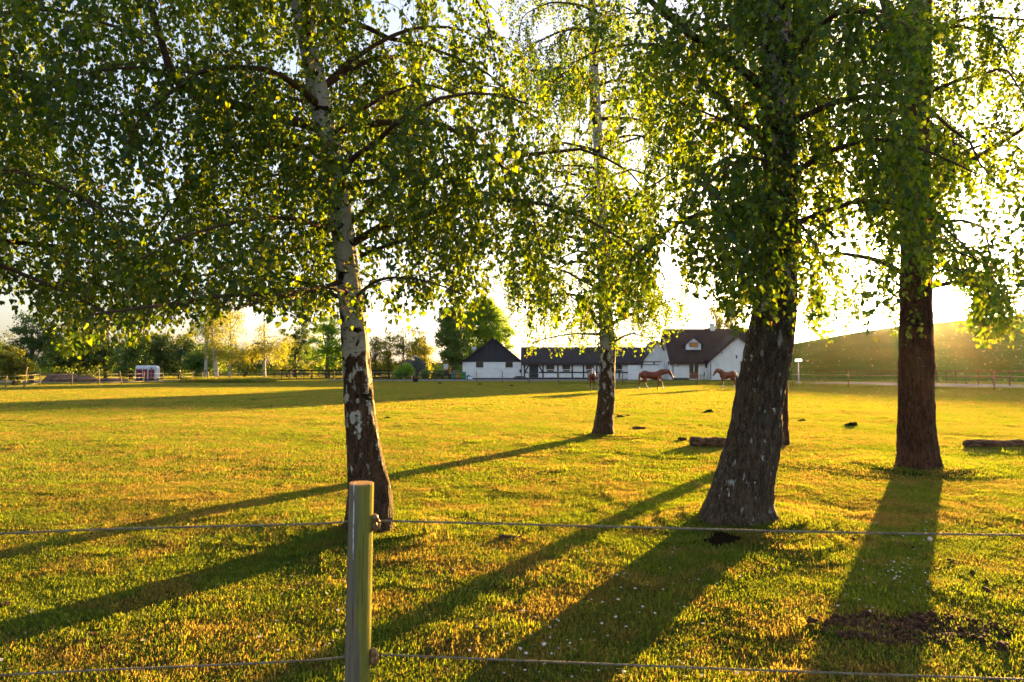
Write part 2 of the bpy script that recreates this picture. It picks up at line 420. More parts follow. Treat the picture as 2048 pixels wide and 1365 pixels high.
def patch(n, rad, h0, h1, wd, mat, seed):
    g = np.random.default_rng(seed)
    r = rad * np.sqrt(g.random(n)); a = g.random(n) * 2 * PI
    bx, by = r * np.cos(a), r * np.sin(a)
    az = g.random(n) * 2 * PI; lean = g.random(n) ** 0.55 * 1.5
    h = h0 + (h1 - h0) * g.random(n) ** 1.8
    dx, dy = np.cos(az), np.sin(az); sx, sy = -dy, dx
    w_ = wd * (0.6 + 0.8 * g.random(n)) / 2
    V = np.zeros((n, 5, 3))
    mx = np.sin(lean * 0.55) * h * 0.55; mz = np.cos(lean * 0.55) * h * 0.55
    tx = mx + np.sin(lean * 1.25) * h * 0.45; tz = mz + np.cos(lean * 1.25) * h * 0.45
    V[:, 0] = np.stack([bx - sx * w_, by - sy * w_, np.full(n, -0.012)], 1)
    V[:, 1] = np.stack([bx + sx * w_, by + sy * w_, np.full(n, -0.012)], 1)
    V[:, 2] = np.stack([bx + dx * mx + sx * w_ * .8, by + dy * mx + sy * w_ * .8, mz], 1)
    V[:, 3] = np.stack([bx + dx * mx - sx * w_ * .8, by + dy * mx - sy * w_ * .8, mz], 1)
    V[:, 4] = np.stack([bx + dx * tx, by + dy * tx, tz], 1)
    b = np.arange(n)[:, None] * 5
    fl = np.concatenate([b + np.array([0, 1, 2, 3]), b + np.array([3, 2, 4])], 1).ravel()
    sz = np.tile([4, 3], n)
    o = np_mesh('grass_patch', V.reshape(-1, 3), fl, sz, mat, attrs={'rnd': ('POINT', np.repeat(g.random(n), 5))})
    C.objects.unlink(o); return o
def coll(name, objs):
    c = bpy.data.collections.new(name)
    for o in objs: c.objects.link(o)
    return c
def scatter(name, pts, coln, scl, mat, tilt=0.03):
    n = len(pts)
    me = bpy.data.meshes.new(name)
    me.vertices.add(n); me.vertices.foreach_set('co', np.asarray(pts, dtype=np.float32).ravel())
    a = me.attributes.new('scl', 'FLOAT', 'POINT'); a.data.foreach_set('value', np.asarray(scl, dtype=np.float32))
    rot = np.stack([rng.normal(0, tilt, n), rng.normal(0, tilt, n), rng.random(n) * 2 * PI], 1).astype(np.float32)
    a = me.attributes.new('rot', 'FLOAT_VECTOR', 'POINT'); a.data.foreach_set('vector', rot.ravel())
    o = bpy.data.objects.new(name, me); C.objects.link(o)
    me.materials.append(mat)
    t = bpy.data.node_groups.new(name, 'GeometryNodeTree')
    t.interface.new_socket('Geometry', in_out='INPUT', socket_type='NodeSocketGeometry')
    t.interface.new_socket('Geometry', in_out='OUTPUT', socket_type='NodeSocketGeometry')
    N, L = t.nodes, t.links
    gi, go = N.new('NodeGroupInput'), N.new('NodeGroupOutput')
    ci = N.new('GeometryNodeCollectionInfo'); ci.inputs['Collection'].default_value = coln
    ci.inputs['Separate Children'].default_value = True; ci.inputs['Reset Children'].default_value = True
    ip = N.new('GeometryNodeInstanceOnPoints'); ip.inputs['Pick Instance'].default_value = True
    def na(nm, ty):
        x = N.new('GeometryNodeInputNamedAttribute'); x.data_type = ty; x.inputs['Name'].default_value = nm
        return x.outputs['Attribute']
    L.new(gi.outputs[0], ip.inputs['Points']); L.new(ci.outputs[0], ip.inputs['Instance'])
    e2r = N.new('FunctionNodeEulerToRotation'); L.new(na('rot', 'FLOAT_VECTOR'), e2r.inputs[0])
    L.new(e2r.outputs[0], ip.inputs['Rotation']); L.new(na('scl', 'FLOAT'), ip.inputs['Scale'])
    L.new(ip.outputs[0], go.inputs[0])
    md = o.modifiers.new('scatter', 'NODES'); md.node_group = t
    return o
def band(d0, d1, step, side=3.0):
    ys = np.arange(d0, d1, step); out = []
    for y in ys:
        xs = np.arange(-(0.80 * y + side), 0.80 * y + side, step)
        out.append(np.stack([xs + rng.uniform(-.5, .5, len(xs)) * step, y + rng.uniform(-.5, .5, len(xs)) * step], 1))
    return np.concatenate(out)
SOIL = G(1800, 1258)
def soil_d(x, y): return np.hypot((x - SOIL.x - 0.05) / 0.55, (y - SOIL.y) / 0.24) + 0.25 * np.sin(x * 9) * np.sin(y * 11)
def field(pts, keep=1.0):
    x, y = pts[:, 0], pts[:, 1]
    ok = np.ones(len(pts), bool)
    yn = np.interp(x, [v.x for v in yard_near], [v.y for v in yard_near], left=98, right=98)
    ok &= ~((y > yn) & (x > -28) & (x < 40))
    py_ = proj(x, y, np.zeros_like(x)); 
    a = np.interp(x / y, [v.x / v.y for v in pf], [v.y for v in pf], left=1e9); b_ = np.interp(x / y, [v.x / v.y for v in pn], [v.y for v in pn], left=1e9)
    ok &= ~((y > b_ - 0.3) & (y < a + 0.3) & (x > 20))
    a = np.interp(x / y, [v.x / v.y for v in tf], [v.y for v in tf], right=1e9); b_ = np.interp(x / y, [v.x / v.y for v in tn], [v.y for v in tn], right=1e9)
    ok &= ~((y > b_ - 0.3) & (y < a + 0.3) & (x < -20))
    ok &= ~(soil_d(x, y) < 0.9)
    ok &= ~(np.hypot((x - HOLE.x) / 0.40, (y - HOLE.y) / 0.46) < 1.0)
    return pts[ok]
def with_z(p2): return np.stack([p2[:, 0], p2[:, 1], gz(p2[:, 0], p2[:, 1])], 1)
near_src = coll('near_patches', [patch(1500, 0.30, 0.010, 0.036, 0.0040, M_BLADE, 100 + i) for i in range(8)])
mid_src = coll('middle_patches', [patch(1400, 0.60, 0.012, 0.036, 0.007, M_BLADE, 200 + i) for i in range(8)])
far_src = coll('far_patches', [patch(1200, 1.5, 0.02, 0.048, 0.02, M_BLADE_FAR, 300 + i) for i in range(6)])
p1 = field(band(2.2, 9.5, 0.20)); p2 = field(band(9.3, 27, 0.42)); p3 = field(band(26, 150, 1.25, 12))
so = scatter('grass', with_z(p1), near_src, 0.78 + 0.5 * rng.random(len(p1)) ** 1.5, M_BLADE); tag(so, 'short sunlit grass of the paddock closest to the rope fence', 'grass', kind='stuff')
so = scatter('grass', with_z(p2), mid_src, 0.85 + 0.35 * rng.random(len(p2)) ** 2, M_BLADE, 0.008); tag(so, 'short golden grass around the birch trunks', 'grass', kind='stuff')
so = scatter('grass', with_z(p3), far_src, 0.9 + 0.25 * rng.random(len(p3)), M_BLADE_FAR, 0.004); tag(so, 'cropped grass of the far paddock and verges', 'grass', kind='stuff')
# coarser tufts standing above the turf
tuft_src = coll('tuft_patches', [patch(34, 0.07, 0.04, 0.10, 0.0055, M_BLADE, 400 + i) for i in range(6)])
pt = field(band(2.4, 13, 0.42)); pt = pt[rng.random(len(pt)) < 0.40]
pt = pt[(np.sin(pt[:, 0] * 1.7 + 1) * np.sin(pt[:, 1] * 1.3) + rng.random(len(pt)) * 1.2) > 0.45]
so = scatter('grass_tufts', with_z(pt), tuft_src, 0.5 + 0.6 * rng.random(len(pt)), M_BLADE, 0.2); tag(so, 'taller tufts of green grass standing out of the turf', 'grass', kind='stuff')
tuft2_src = coll('weed_patches', [patch(110, 0.17, 0.04, 0.10, 0.010, M_BLADE, 450 + i) for i in range(6)])
pt = field(band(11, 50, 0.9)); pt = pt[(np.sin(pt[:, 0] * .7 + 1) * np.sin(pt[:, 1] * .45 + 2) + 0.6 * np.sin(pt[:, 0] * 2.3) * np.sin(pt[:, 1] * 1.9) + rng.random(len(pt)) * 1.5) > 1.05]
so = scatter('grass_tufts', with_z(pt), tuft2_src, 0.5 + 0.7 * rng.random(len(pt)), M_BLADE, 0.05); tag(so, 'ungrazed darker tussocks spread over the middle of the paddock', 'grass', kind='stuff')
# the long unmown strip under the small birches
tall_src = coll('tall_patches', [patch(500, 0.9, 0.25, 0.75, 0.03, M_BLADE_FAR, 500 + i) for i in range(4)])
ptl = []
for _ in range(420):
    px = random.uniform(378, 540); D = random.uniform(79, 92); ptl.append((X(px, D), D, 0))
so = scatter('tall_grass', np.array(ptl), tall_src, 0.5 + 0.6 * rng.random(len(ptl)), M_BLADE_FAR, 0.05); tag(so, 'strip of long unmown grass under the small golden birches', 'grass', kind='stuff')
# edge growth at the foot of the far fence
ptl = []
for _ in range(500):
    px = random.uniform(1120, 2100); D = np.interp(px, [1120, 1480, 1700, 2100], [74, 69, 60, 48]) + random.gauss(0, 0.35); ptl.append((X(px, D), D, 0))
so = scatter('verge_grass', np.array(ptl), tall_src, 0.22 + 0.2 * rng.random(len(ptl)), M_BLADE_FAR, 0.05); tag(so, 'low ridge of rough grass under the far rope fence', 'grass', kind='stuff')

# daisies and clover heads
m = MT('daisy_petal'); M_PETAL = m.leaf((0.78, 0.74, 0.70), (0.6, 0.5, 0.45), 0.3, 0.03)
def flower(seed, rad=0.009):
    mb = MB(); r_ = random.Random(seed); n = 9
    pts = []
    for k in range(n * 2):
        a = PI * k / n; q = rad * (1 if k % 2 == 0 else 0.62)
        pts.append((q * math.cos(a), q * math.sin(a), 0.033 + 0.003 * r_.random()))
    mb.poly(pts); mb.tube([(0, 0, 0), (0.003, 0.002, 0.031)], [0.001, 0.001], 4, m=1)
    o = mb.build('daisy_flower', [M_PETAL, M_BLADE]); C.objects.unlink(o); return o
fl_src = coll('flower_heads', [flower(i, 0.007 + 0.001 * i) for i in range(5)])
pf_ = []
for cx, cy, s, n in ((1790, 1150, 50, 46), (1745, 1240, 60, 14), (1280, 1190, 90, 30), (1060, 1290, 80, 34), (930, 1150, 60, 18), (640, 1200, 60, 8), (610, 1290, 50, 12), (180, 1290, 120, 12), (660, 1160, 60, 12), (1500, 1200, 150, 18), (1900, 1180, 100, 22), (1300, 1330, 200, 30), (1000, 1000, 300, 24), (1800, 1060, 60, 16)):
    for _ in range(n):
        q = G(random.gauss(cx, s), min(1360, max(960, random.gauss(cy, s * 0.45)))); 
        if soil_d(q.x, q.y) > 1.0: pf_.append((q.x, q.y, float(gz(q.x, q.y))))
so = scatter('daisies', np.array(pf_), fl_src, 0.7 + 0.7 * rng.random(len(pf_)), M_PETAL, 0.3); tag(so, 'tiny white daisies and clover scattered in the grass', 'flowers', kind='stuff')

# ------------------------------------------------------------------ leaves
LEAF = np.array([(0, 0, 0), (-.40, .04, .05), (-.50, .28, .09), (-.30, .64, .06), (0, 1.0, -.04), (.30, .64, .06), (.50, .28, .09), (.40, .04, .05)])
def leaf_mesh(name, Pn, T, Nn, S, mat, parent, rnd):
    n = len(Pn)
    T = T / np.linalg.norm(T, axis=1)[:, None]
    Bn = np.cross(T, Nn); Bn /= np.linalg.norm(Bn, axis=1)[:, None] + 1e-9
    Nn = np.cross(Bn, T)
    wd = np.where(rnd > 0.955, 0.28, 1.0)                  # brown catkins are narrow
    V = Pn[:, None, :] + S[:, None, None] * (LEAF[None, :, 0:1] * 0.92 * wd[:, None, None] * Bn[:, None, :] + LEAF[None, :, 1:2] * T[:, None, :] + LEAF[None, :, 2:3] * Nn[:, None, :])
    b = np.arange(n)[:, None] * 8
    fl = np.concatenate([b + np.array([0, 4, 3, 2, 1]), b + np.array([0, 7, 6, 5, 4])], 1).ravel()
    return np_mesh(name, V.reshape(-1, 3), fl, np.full(n * 2, 5), mat, parent, attrs={'rnd': ('POINT', np.repeat(rnd, 8))})

ENV_X = [-400, 0, 40, 75, 110, 135, 200, 250, 300, 360, 430, 500, 560, 640, 700, 760, 800, 850, 880, 920, 950, 985, 1005, 1040, 1070, 1140, 1200, 1250, 1290, 1320, 1335, 1350, 1375, 1400, 1440, 1480, 1530, 1590, 1620, 1650, 1690, 1720, 1760, 1800, 1840, 1860, 1885, 1920, 1960, 2000, 2048, 2500]
ENV_Y = [590, 600, 612, 640, 715, 730, 705, 690, 670, 650, 645, 610, 640, 655, 640, 650, 655, 640, 640, 655, 640, 610, 560, 640, 690, 690, 650, 640, 620, 560, 470, 520, 580, 590, 625, 660, 655, 665, 680, 690, 700, 660, 650, 700, 695, 700, 640, 650, 680, 700, 655, 660]
def env(px): return np.interp(px, ENV_X, ENV_Y)

# openings in the crowns: (px, py, half width, half height, share of hanging twigs that stay)
GAPS = [(684, 500, 34, 160, .35), (632, 190, 34, 70, .4), (880, 190, 26, 90, .10), (742, 110, 22, 40, .35), (1338, 500, 26, 130, .05), (1612, 400, 22, 210, .25), (1575, 560, 22, 90, .4),
        (1940, 440, 60, 90, .40), (1700, 500, 60, 100, .35), (1980, 330, 60, 90, .7), (1720, 300, 60, 90, .5), (1120, 380, 90, 45, .35), (1010, 480, 50, 50, .35), (1190, 180, 30, 200, .5), (1560, 150, 34, 90, .5), (600, 560, 70, 40, .5), (1150, 540, 60, 60, .4), (760, 590, 50, 40, .4),
        (1885, 605, 30, 26, .0), (215, 300, 30, 120, .5), (60, 480, 60, 60, .55), (1262, 300, 26, 120, .5), (1830, 520, 34, 90, .5)]
def opening(px, py):
    k = 1.0
    for gx_, gy_, gw_, gh_, kk in GAPS:
        if ((px - gx_) / gw_) ** 2 + ((py - gy_) / gh_) ** 2 < 1: k = min(k, kk)
    return k
def smooth_path(pts, n):
    pts = [Vector(p) for p in pts]
    out = []
    for i in range(n):
        t = i / (n - 1) * (len(pts) - 1); k = min(int(t), len(pts) - 2); f = t - k
        p0, p1, p2, p3 = pts[max(k - 1, 0)], pts[k], pts[k + 1], pts[min(k + 2, len(pts) - 1)]
        out.append(0.5 * ((2 * p1) + (p2 - p0) * f + (2 * p0 - 5 * p1 + 4 * p2 - p3) * f * f + (3 * p1 - p0 - 3 * p2 + p3) * f ** 3))
    return out

def trunk_mesh(name, prof, D, mat, parent, amp=0.012, seg=48, dz=0.035, top=9.0, lumps=(), flare=0.0, seed=0, ztop_fine=6.0):
    pts, rad = [], []
    for px, py, wpx in prof:
        q = P(px, py, D); pts.append(q); rad.append(wpx / 2 / math.hypot(F, px - 1024) * math.hypot(D, q.x) if False else wpx / 2 * D / F)
    lastd = (pts[-1] - pts[-2]).normalized()
    pts.append(pts[-1] + lastd * max(0.5, (top - pts[-1].z)) + Vector((0, 0, 0))); rad.append(0.03)
    zs = [p.z for p in pts]; gzb = float(gz(pts[0].x, pts[0].y)) - 0.10
    zz = []
    z = gzb
    while z < pts[-1].z: zz.append(z); z += dz if z < ztop_fine else dz * 4
    zz = np.array(zz)
    xs, ys, rs = (np.interp(zz, zs, [getattr(p, 'x') for p in pts]), np.interp(zz, zs, [p.y for p in pts]), np.interp(zz, zs, rad))
    k = max(3, int(0.25 / dz)) | 1
    def sm(a): 
        pad = np.concatenate([np.full(k // 2, a[0]), a, np.full(k // 2, a[-1])]); return np.convolve(pad, np.ones(k) / k, 'valid')
    xs, ys, rs = sm(xs), sm(ys), sm(rs)
    V = []
    for i, z in enumerate(zz):
        h = z - gzb; fl = flare * math.exp(-h / 0.16)
        for s in range(seg):
            a = 2 * PI * s / seg; ca, sa = math.cos(a), math.sin(a)
            r = rs[i]
            nz1 = mnoise.noise(Vector((ca * 2.2 + seed, sa * 2.2, z * 1.2)))
            nz2 = mnoise.noise(Vector((ca * 9 + seed, sa * 9, z * 3.0)))
            nz3 = mnoise.noise(Vector((ca * 16, sa * 16 + seed, z * 7.0)))
            ridge = (0.5 - abs(nz2)) * amp * 1.6 + nz3 * amp * 0.8
            ridge *= 1.0 if z < 2.5 else 0.5
            r = r * (1 + 0.07 * nz1) + ridge + fl * (0.75 + 0.5 * math.sin(a * 5 + seed) + 0.8 * nz1)
            for (lz, la, lr, ls) in lumps:
                da = math.atan2(math.sin(a - la), math.cos(a - la))
                r += lr * math.exp(-((z - lz) / ls) ** 2 - (da / 0.55) ** 2)
            V.append((xs[i] + ca * r, ys[i] + sa * r, z))
    n = len(zz)
    fl_, sz = [], []
    A = (np.arange(n - 1)[:, None] * seg + np.arange(seg)[None, :]).ravel()
    Bx = (np.arange(n - 1)[:, None] * seg + (np.arange(seg)[None, :] + 1) % seg).ravel()
    Qd = np.stack([A, Bx, Bx + seg, A + seg], 1)
    o0 = chain_loc(parent)
    V = np.array(V) - np.array(o0)[None, :]
    o = np_mesh(name, V, Qd.ravel(), np.full(len(Qd), 4), mat, parent, smooth=True)
    def at(z):
        return Vector((np.interp(z, zz, xs), np.interp(z, zz, ys), z)), float(np.interp(z, zz, rs))
    return o, at

def birch(name, label, base, prof, D, bark, limbs, nrand, zr, L, top, leaf_s, seed, dens=1.0, env_fn=None, strand=(0.35, 1.3), bark_amp=0.012, lumps=(), flare=0.05, leafmat=None, side=1.0, azbias=None, trunk_leaves=0, bare=0.0, minz=1.68, maxleaves=60000, seg=48, dz=0.035, sag=1.0):
    rr = random.Random(seed); g = np.random.default_rng(seed)
    root = empty(name, (base.x, base.y, 0), label, 'tree', 'birches in the paddock')
    tr, at = trunk_mesh('trunk', prof, D, bark, root, bark_amp, seg, dz, top, lumps, flare, seed)
    br = MB(); strands = []
    LP = []
    for (pts, r0, r1) in limbs:                                # traced limbs: (px, py, D) points
        LP.append((smooth_path([P(*q) for q in pts], 4 * len(pts)), r0, r1))
    for k in range(nrand):
        z0 = zr[0] + (zr[1] - zr[0]) * ((k + rr.random()) / nrand)
        p0, tr_ = at(z0)
        az = (k * 2.39996 + rr.uniform(-.5, .5)) if azbias is None else rr.gauss(azbias[0], azbias[1])
        ln = L * rr.uniform(0.6, 1.1) * (1 - 0.45 * max(0, (z0 - zr[0])) / max(1, top - zr[0]))
        el = R(rr.uniform(14, 40)); d = Vector((math.cos(az) * math.cos(el), math.sin(az) * math.cos(el), math.sin(el)))
        pts = [p0]; p_ = p0.copy(); ns = 11
        for s in range(ns):
            d = (d + Vector((rr.gauss(0, .17), rr.gauss(0, .17), -0.085 * sag - 0.02 * s * sag + rr.gauss(0, .13)))).normalized()
            p_ = p_ + d * ln / ns
            if env_fn is not None and s > 2:
                a_, b_ = proj(p_.x, p_.y, p_.z)
                if b_ > env_fn(a_) - 25 and p_.y > 0.5: break
            pts.append(p_.copy())
        if len(pts) < 4: continue
        LP.append((pts, min(tr_ * 0.42, 0.012 + 0.013 * ln), 0.006))
    leafP, leafT = [], []
    def emit_strand(p0, d0, ln):
        pts = [p0]; p_ = p0.copy(); d = d0.copy(); ns = max(3, int(ln / 0.14))
        for s in range(ns):
            d = (d * 0.66 + Vector((rr.gauss(0, .26), rr.gauss(0, .26), -0.42))).normalized()
            p_ = p_ + d * ln / ns
            if p_.z < minz: break
            pts.append(p_.copy())
        if env_fn is not None:
            keep = []
            jit = rr.gauss(0, 16) - 6
            for q in pts:
                a, b = proj(q.x, q.y, q.z)
                if b > env_fn(a) + jit: break
                keep.append(q)
            pts = keep
        pts = [q for q in pts if (q - cam.location).length > 3.2]
        if len(pts) < 2: return
        q = pts[len(pts) // 2]
        if env_fn is not None and q.y > 1 and rr.random() > opening(*proj(q.x, q.y, q.z)): return
        br.tube(pts, [0.0026] + [0.0016] * (len(pts) - 1), 3, cap=False)
        step = 0.030 / dens
        for i in range(len(pts) - 1):
            sl = (pts[i + 1] - pts[i]); n_ = max(1, int(sl.length / step + rr.random()))
            for j in range(n_):
                q = pts[i] + sl * ((j + rr.random()) / n_)
                leafP.append((q.x, q.y, q.z)); leafT.append((sl.x, sl.y, sl.z))
    for pts, r0, r1 in LP:
        n = len(pts)
        rads = [r0 + (r1 - r0) * (i / (n - 1)) ** 0.8 for i in range(n)]
        br.tube(pts, rads, 9 if r0 > 0.03 else 7)
        length = sum((pts[i + 1] - pts[i]).length for i in range(n - 1))
        m_ = max(4, int(length / 0.26 * side))
        for k in range(m_):
            t = 0.12 + 0.88 * (k + rr.random()) / m_; f = t * (n - 1); i = min(int(f), n - 2)
            q = pts[i].lerp(pts[i + 1], f - i); ax = (pts[i + 1] - pts[i]).normalized()
            a = rr.uniform(0, 2 * PI); sd = Vector((math.cos(a), math.sin(a), rr.uniform(-.1, .7)))
            d = (ax * 0.5 + sd).normalized(); sl = rr.uniform(0.35, 1.15) * (1.15 - 0.5 * t); ns = 6
            sp_ = [q]; c_ = q.copy()
            for s in range(ns):
                d = (d + Vector((rr.gauss(0, .12), rr.gauss(0, .12), -0.14))).normalized(); c_ = c_ + d * sl / ns; sp_.append(c_.copy())
            if env_fn is not None:
                a_, b_ = proj(c_.x, c_.y, c_.z)
                if b_ > env_fn(a_): continue
            br.tube(sp_, [max(0.004, rads[i] * 0.35)] + [0.0035] * ns, 4, cap=False)
            ms = max(3, int(sl / 0.095))
            for s in range(ms):
                f2 = (s + rr.random()) / ms * ns; i2 = min(int(f2), ns - 1)
                emit_strand(sp_[i2].lerp(sp_[i2 + 1], f2 - i2), d * 0.6 + Vector((rr.gauss(0, .3), rr.gauss(0, .3), 0)), rr.uniform(*strand))
    for k in range(trunk_leaves):                              # shoots growing out of the trunk itself
        z0 = rr.uniform(zr[0] - 0.1, min(top, zr[1])); p0, r_ = at(z0); a = rr.uniform(0, 2 * PI)
        emit_strand(p0 + Vector((math.cos(a), math.sin(a), 0)) * r_, Vector((math.cos(a), math.sin(a), 0.2)) * 1.2, rr.uniform(0.15, 0.6))
    LPn, LT = np.array(leafP), np.array(leafT)
    sd_ = np.array(SUN_DIR); rel_ = LPn - np.array(cam.location); t_ = rel_ @ sd_                 # the gap the low sun shines through
    dist_ = np.linalg.norm(rel_ - t_[:, None] * sd_[None, :], axis=1); kp = dist_ > (0.028 * t_) * (0.75 + 0.6 * g.random(len(t_)))
    LPn, LT = LPn[kp], LT[kp]
    print('RAWLEAVES', name, len(LPn))
    if len(LPn) > maxleaves:
        s_ = g.permutation(len(LPn))[:maxleaves]; LPn, LT = LPn[s_], LT[s_]
    n = len(LPn)
    LT = LT / (np.linalg.norm(LT, axis=1)[:, None] + 1e-9)
    off = g.normal(0, 1, (n, 3)); off /= np.linalg.norm(off, axis=1)[:, None]
    T = LT * 0.35 + off * 0.75 + np.array([0, 0, -0.75])
    Nn = g.normal(0, 1, (n, 3))
    S = leaf_s * (0.6 + 0.65 * g.random(n))
    o0 = np.array(chain_loc(root))
    Pn = LPn + off * (0.015 + 0.04 * g.random(n) ** 2)[:, None]
    br.build('branches', M_TWIG, root, smooth=True)
    leaf_mesh('crown', Pn - o0, T, Nn, S, leafmat or M_LEAF, root, g.random(n))
    print('BIRCH', name, len(LP), 'limbs', n, 'leaves')
    return root

# T1, the white birch left of centre
B1, B2, B3, B4, B5 = TREE_BASES
birch('birch_tree', 'white-barked birch with peeling brown patches behind the wooden fence post', B1,
      [(738, 1070, 80), (737, 1010, 70), (733, 960, 66), (727, 900, 61), (718, 800, 55), (712, 700, 51), (704, 620, 45), (693, 530, 43), (679, 400, 43), (660, 300, 40), (625, 130, 38), (600, 0, 36)],
      6.7, M_BARK1,
      [([(655, 262, 6.7), (590, 243, 6.5), (480, 214, 6.2), (400, 190, 6.0), (350, 160, 5.8), (325, 90, 5.7), (300, 0, 5.6), (280, -120, 5.5)], 0.055, 0.02),
       ([(385, 185, 6.0), (310, 140, 5.6), (230, 138, 5.2), (160, 150, 4.9)], 0.02, 0.006),
       ([(722, 512, 6.7), (780, 490, 6.6), (850, 472, 6.7), (960, 452, 6.9)], 0.028, 0.007),
       ([(705, 445, 6.7), (760, 392, 6.6), (815, 345, 6.7), (900, 290, 6.9)], 0.028, 0.007),
       ([(645, 205, 6.7), (590, 200, 6.9), (520, 175, 7.1), (430, 160, 7.3)], 0.025, 0.006),
       ([(640, 180, 6.7), (720, 110, 6.9), (820, 60, 7.2), (920, 60, 7.6), (1000, 110, 7.9)], 0.035, 0.007),
       ([(655, 280, 6.7), (740, 210, 6.3), (840, 170, 6.1), (940, 200, 6.0)], 0.028, 0.007),
       ([(690, 560, 6.7), (600, 590, 5.9), (480, 590, 5.2), (330, 610, 4.6), (180, 630, 4.1)], 0.028, 0.007),
       ([(684, 470, 6.7), (600, 440, 6.0), (500, 440, 5.4), (380, 470, 4.9), (280, 520, 4.6)], 0.026, 0.006),
       ([(672, 380, 6.7), (600, 350, 7.2), (480, 360, 7.8), (340, 400, 8.2)], 0.026, 0.006),
       ([(700, 590, 6.7), (650, 575, 6.0), (560, 590, 5.2), (470, 620, 4.6)], 0.02, 0.005),
       ([(705, 600, 6.7), (760, 560, 6.2), (840, 560, 5.8), (930, 590, 5.6)], 0.022, 0.005),
       ([(690, 600, 6.7), (590, 560, 6.9), (470, 545, 7.2), (350, 560, 7.4)], 0.025, 0.006)],
      20, (2.7, 6.8), 4.3, 9.5, 0.047, 11, env_fn=env, bark_amp=0.014, flare=0.06, lumps=((0.35, -0.25, 0.07, 0.45), (0.2, 2.6, 0.03, 0.3)), trunk_leaves=50, maxleaves=140000, side=1.45)
# the birch outside the frame on the left, whose crown hangs into it
b0 = Vector((-6.4, 6.6, 0))
birch('birch_tree', 'dark dense birch crown hanging in from beyond the left edge of the picture', b0,
      [(-350, 1070, 80), (-352, 900, 62), (-356, 700, 56), (-360, 400, 50), (-365, 0, 44)],
      6.6, M_BARK3, [([(-345, 560, 6.6), (-200, 500, 6.2), (-40, 520, 5.8), (120, 580, 5.4), (240, 640, 5.2)], 0.035, 0.007), ([(-350, 480, 6.6), (-150, 400, 6.8), (60, 420, 7.0), (260, 500, 7.2)], 0.035, 0.007), ([(-350, 420, 6.6), (-150, 330, 5.8), (60, 350, 5.2), (220, 430, 4.8)], 0.035, 0.007), ([(-350, 240, 6.6), (-150, 80, 6.4), (60, 20, 6.2), (220, 50, 6.0), (330, 110, 5.8)], 0.035, 0.007), ([(-350, 160, 6.6), (-120, 0, 7.2), (100, -40, 7.6), (260, 0, 7.8)], 0.035, 0.007), ([(-350, 300, 6.6), (-150, 160, 6.2), (60, 160, 5.8), (220, 230, 5.4)], 0.035, 0.007)], 24, (2.6, 6.4), 4.8, 9.5, 0.046, 21, env_fn=env, maxleaves=110000, seg=24, dz=0.12, side=1.3)
# T2, farther birch in the middle
birch('birch_tree', 'slimmer birch farther off in front of the timbered stable', B2,
      [(1206, 878, 44), (1208, 850, 38), (1212, 800, 33), (1215, 700, 30), (1210, 600, 26), (1205, 450, 24), (1197, 300, 20), (1187, 100, 16), (1184, 0, 14)],
      16.4, M_BARK2,
      [([(1206, 665, 16.4), (1180, 625, 16.2), (1150, 600, 16.0), (1120, 575, 15.8)], 0.035, 0.008),
       ([(1200, 670, 16.4), (1150, 668, 16.2), (1100, 676, 16.0), (1050, 690, 15.7)], 0.03, 0.008),
       ([(1220, 690, 16.4), (1260, 668, 16.2), (1300, 676, 16.1), (1340, 672, 16.0)], 0.03, 0.008),
       ([(1196, 370, 16.4), (1150, 350, 16.2), (1100, 340, 16.0), (1060, 320, 15.8)], 0.04, 0.01)],
      48, (2.6, 11.6), 4.2, 12.8, 0.050, 31, env_fn=lambda px: np.interp(px, [900, 1000, 1040, 1100, 1200, 1330, 1345, 1400, 1500], [560, 600, 690, 712, 715, 702, 690, 600, 560]),
      strand=(0.3, 1.1), bark_amp=0.010, flare=0.06, leafmat=M_LEAF, trunk_leaves=60, maxleaves=110000, minz=1.85, seg=40, dz=0.05, sag=0.8)
# T3, the big leaning tree on the right
birch('birch_tree', 'thick grey-brown leaning birch with a flared foot beside the dug hole', B3,
      [(1471, 1056, 142), (1476, 1000, 119), (1488, 950, 108), (1503, 900, 103), (1510, 860, 96), (1519, 800, 90), (1538, 700, 87), (1546, 640, 80), (1560, 500, 68), (1560, 300, 61), (1552, 100, 57), (1550, 0, 54)],
      7.05, M_BARK3,
      [([(1545, 190, 7.05), (1470, 130, 6.7), (1385, 72, 6.4), (1320, 20, 6.1), (1260, -40, 5.8)], 0.055, 0.02),
       ([(1545, 300, 7.05), (1500, 260, 6.7), (1440, 238, 6.4), (1360, 205, 6.0)], 0.025, 0.007),
       ([(1545, 330, 7.05), (1500, 315, 6.3), (1440, 345, 5.8), (1390, 400, 5.5)], 0.022, 0.006),
       ([(1548, 420, 7.05), (1505, 405, 6.5), (1435, 435, 6.1), (1380, 480, 5.8)], 0.022, 0.006),
       ([(1552, 470, 7.05), (1530, 460, 6.5), (1500, 490, 6.2), (1460, 530, 6.0)], 0.018, 0.005),
       ([(1565, 450, 7.05), (1590, 440, 6.6), (1625, 480, 6.3), (1660, 550, 6.1)], 0.018, 0.005),
       ([(1560, 330, 7.05), (1620, 280, 7.3), (1680, 250, 7.5), (1740, 240, 7.8)], 0.025, 0.007)],
      17, (2.9, 6.8), 3.0, 9.5, 0.053, 41, env_fn=env, lumps=((1.60 - 0.13 * 5.6, 0.1, 0.05, 0.09), (0.55, -1.3, 0.03, 0.2)), flare=0.09, bark_amp=0.020, seg=64, trunk_leaves=280, maxleaves=90000, strand=(0.4, 1.4), side=1.15)
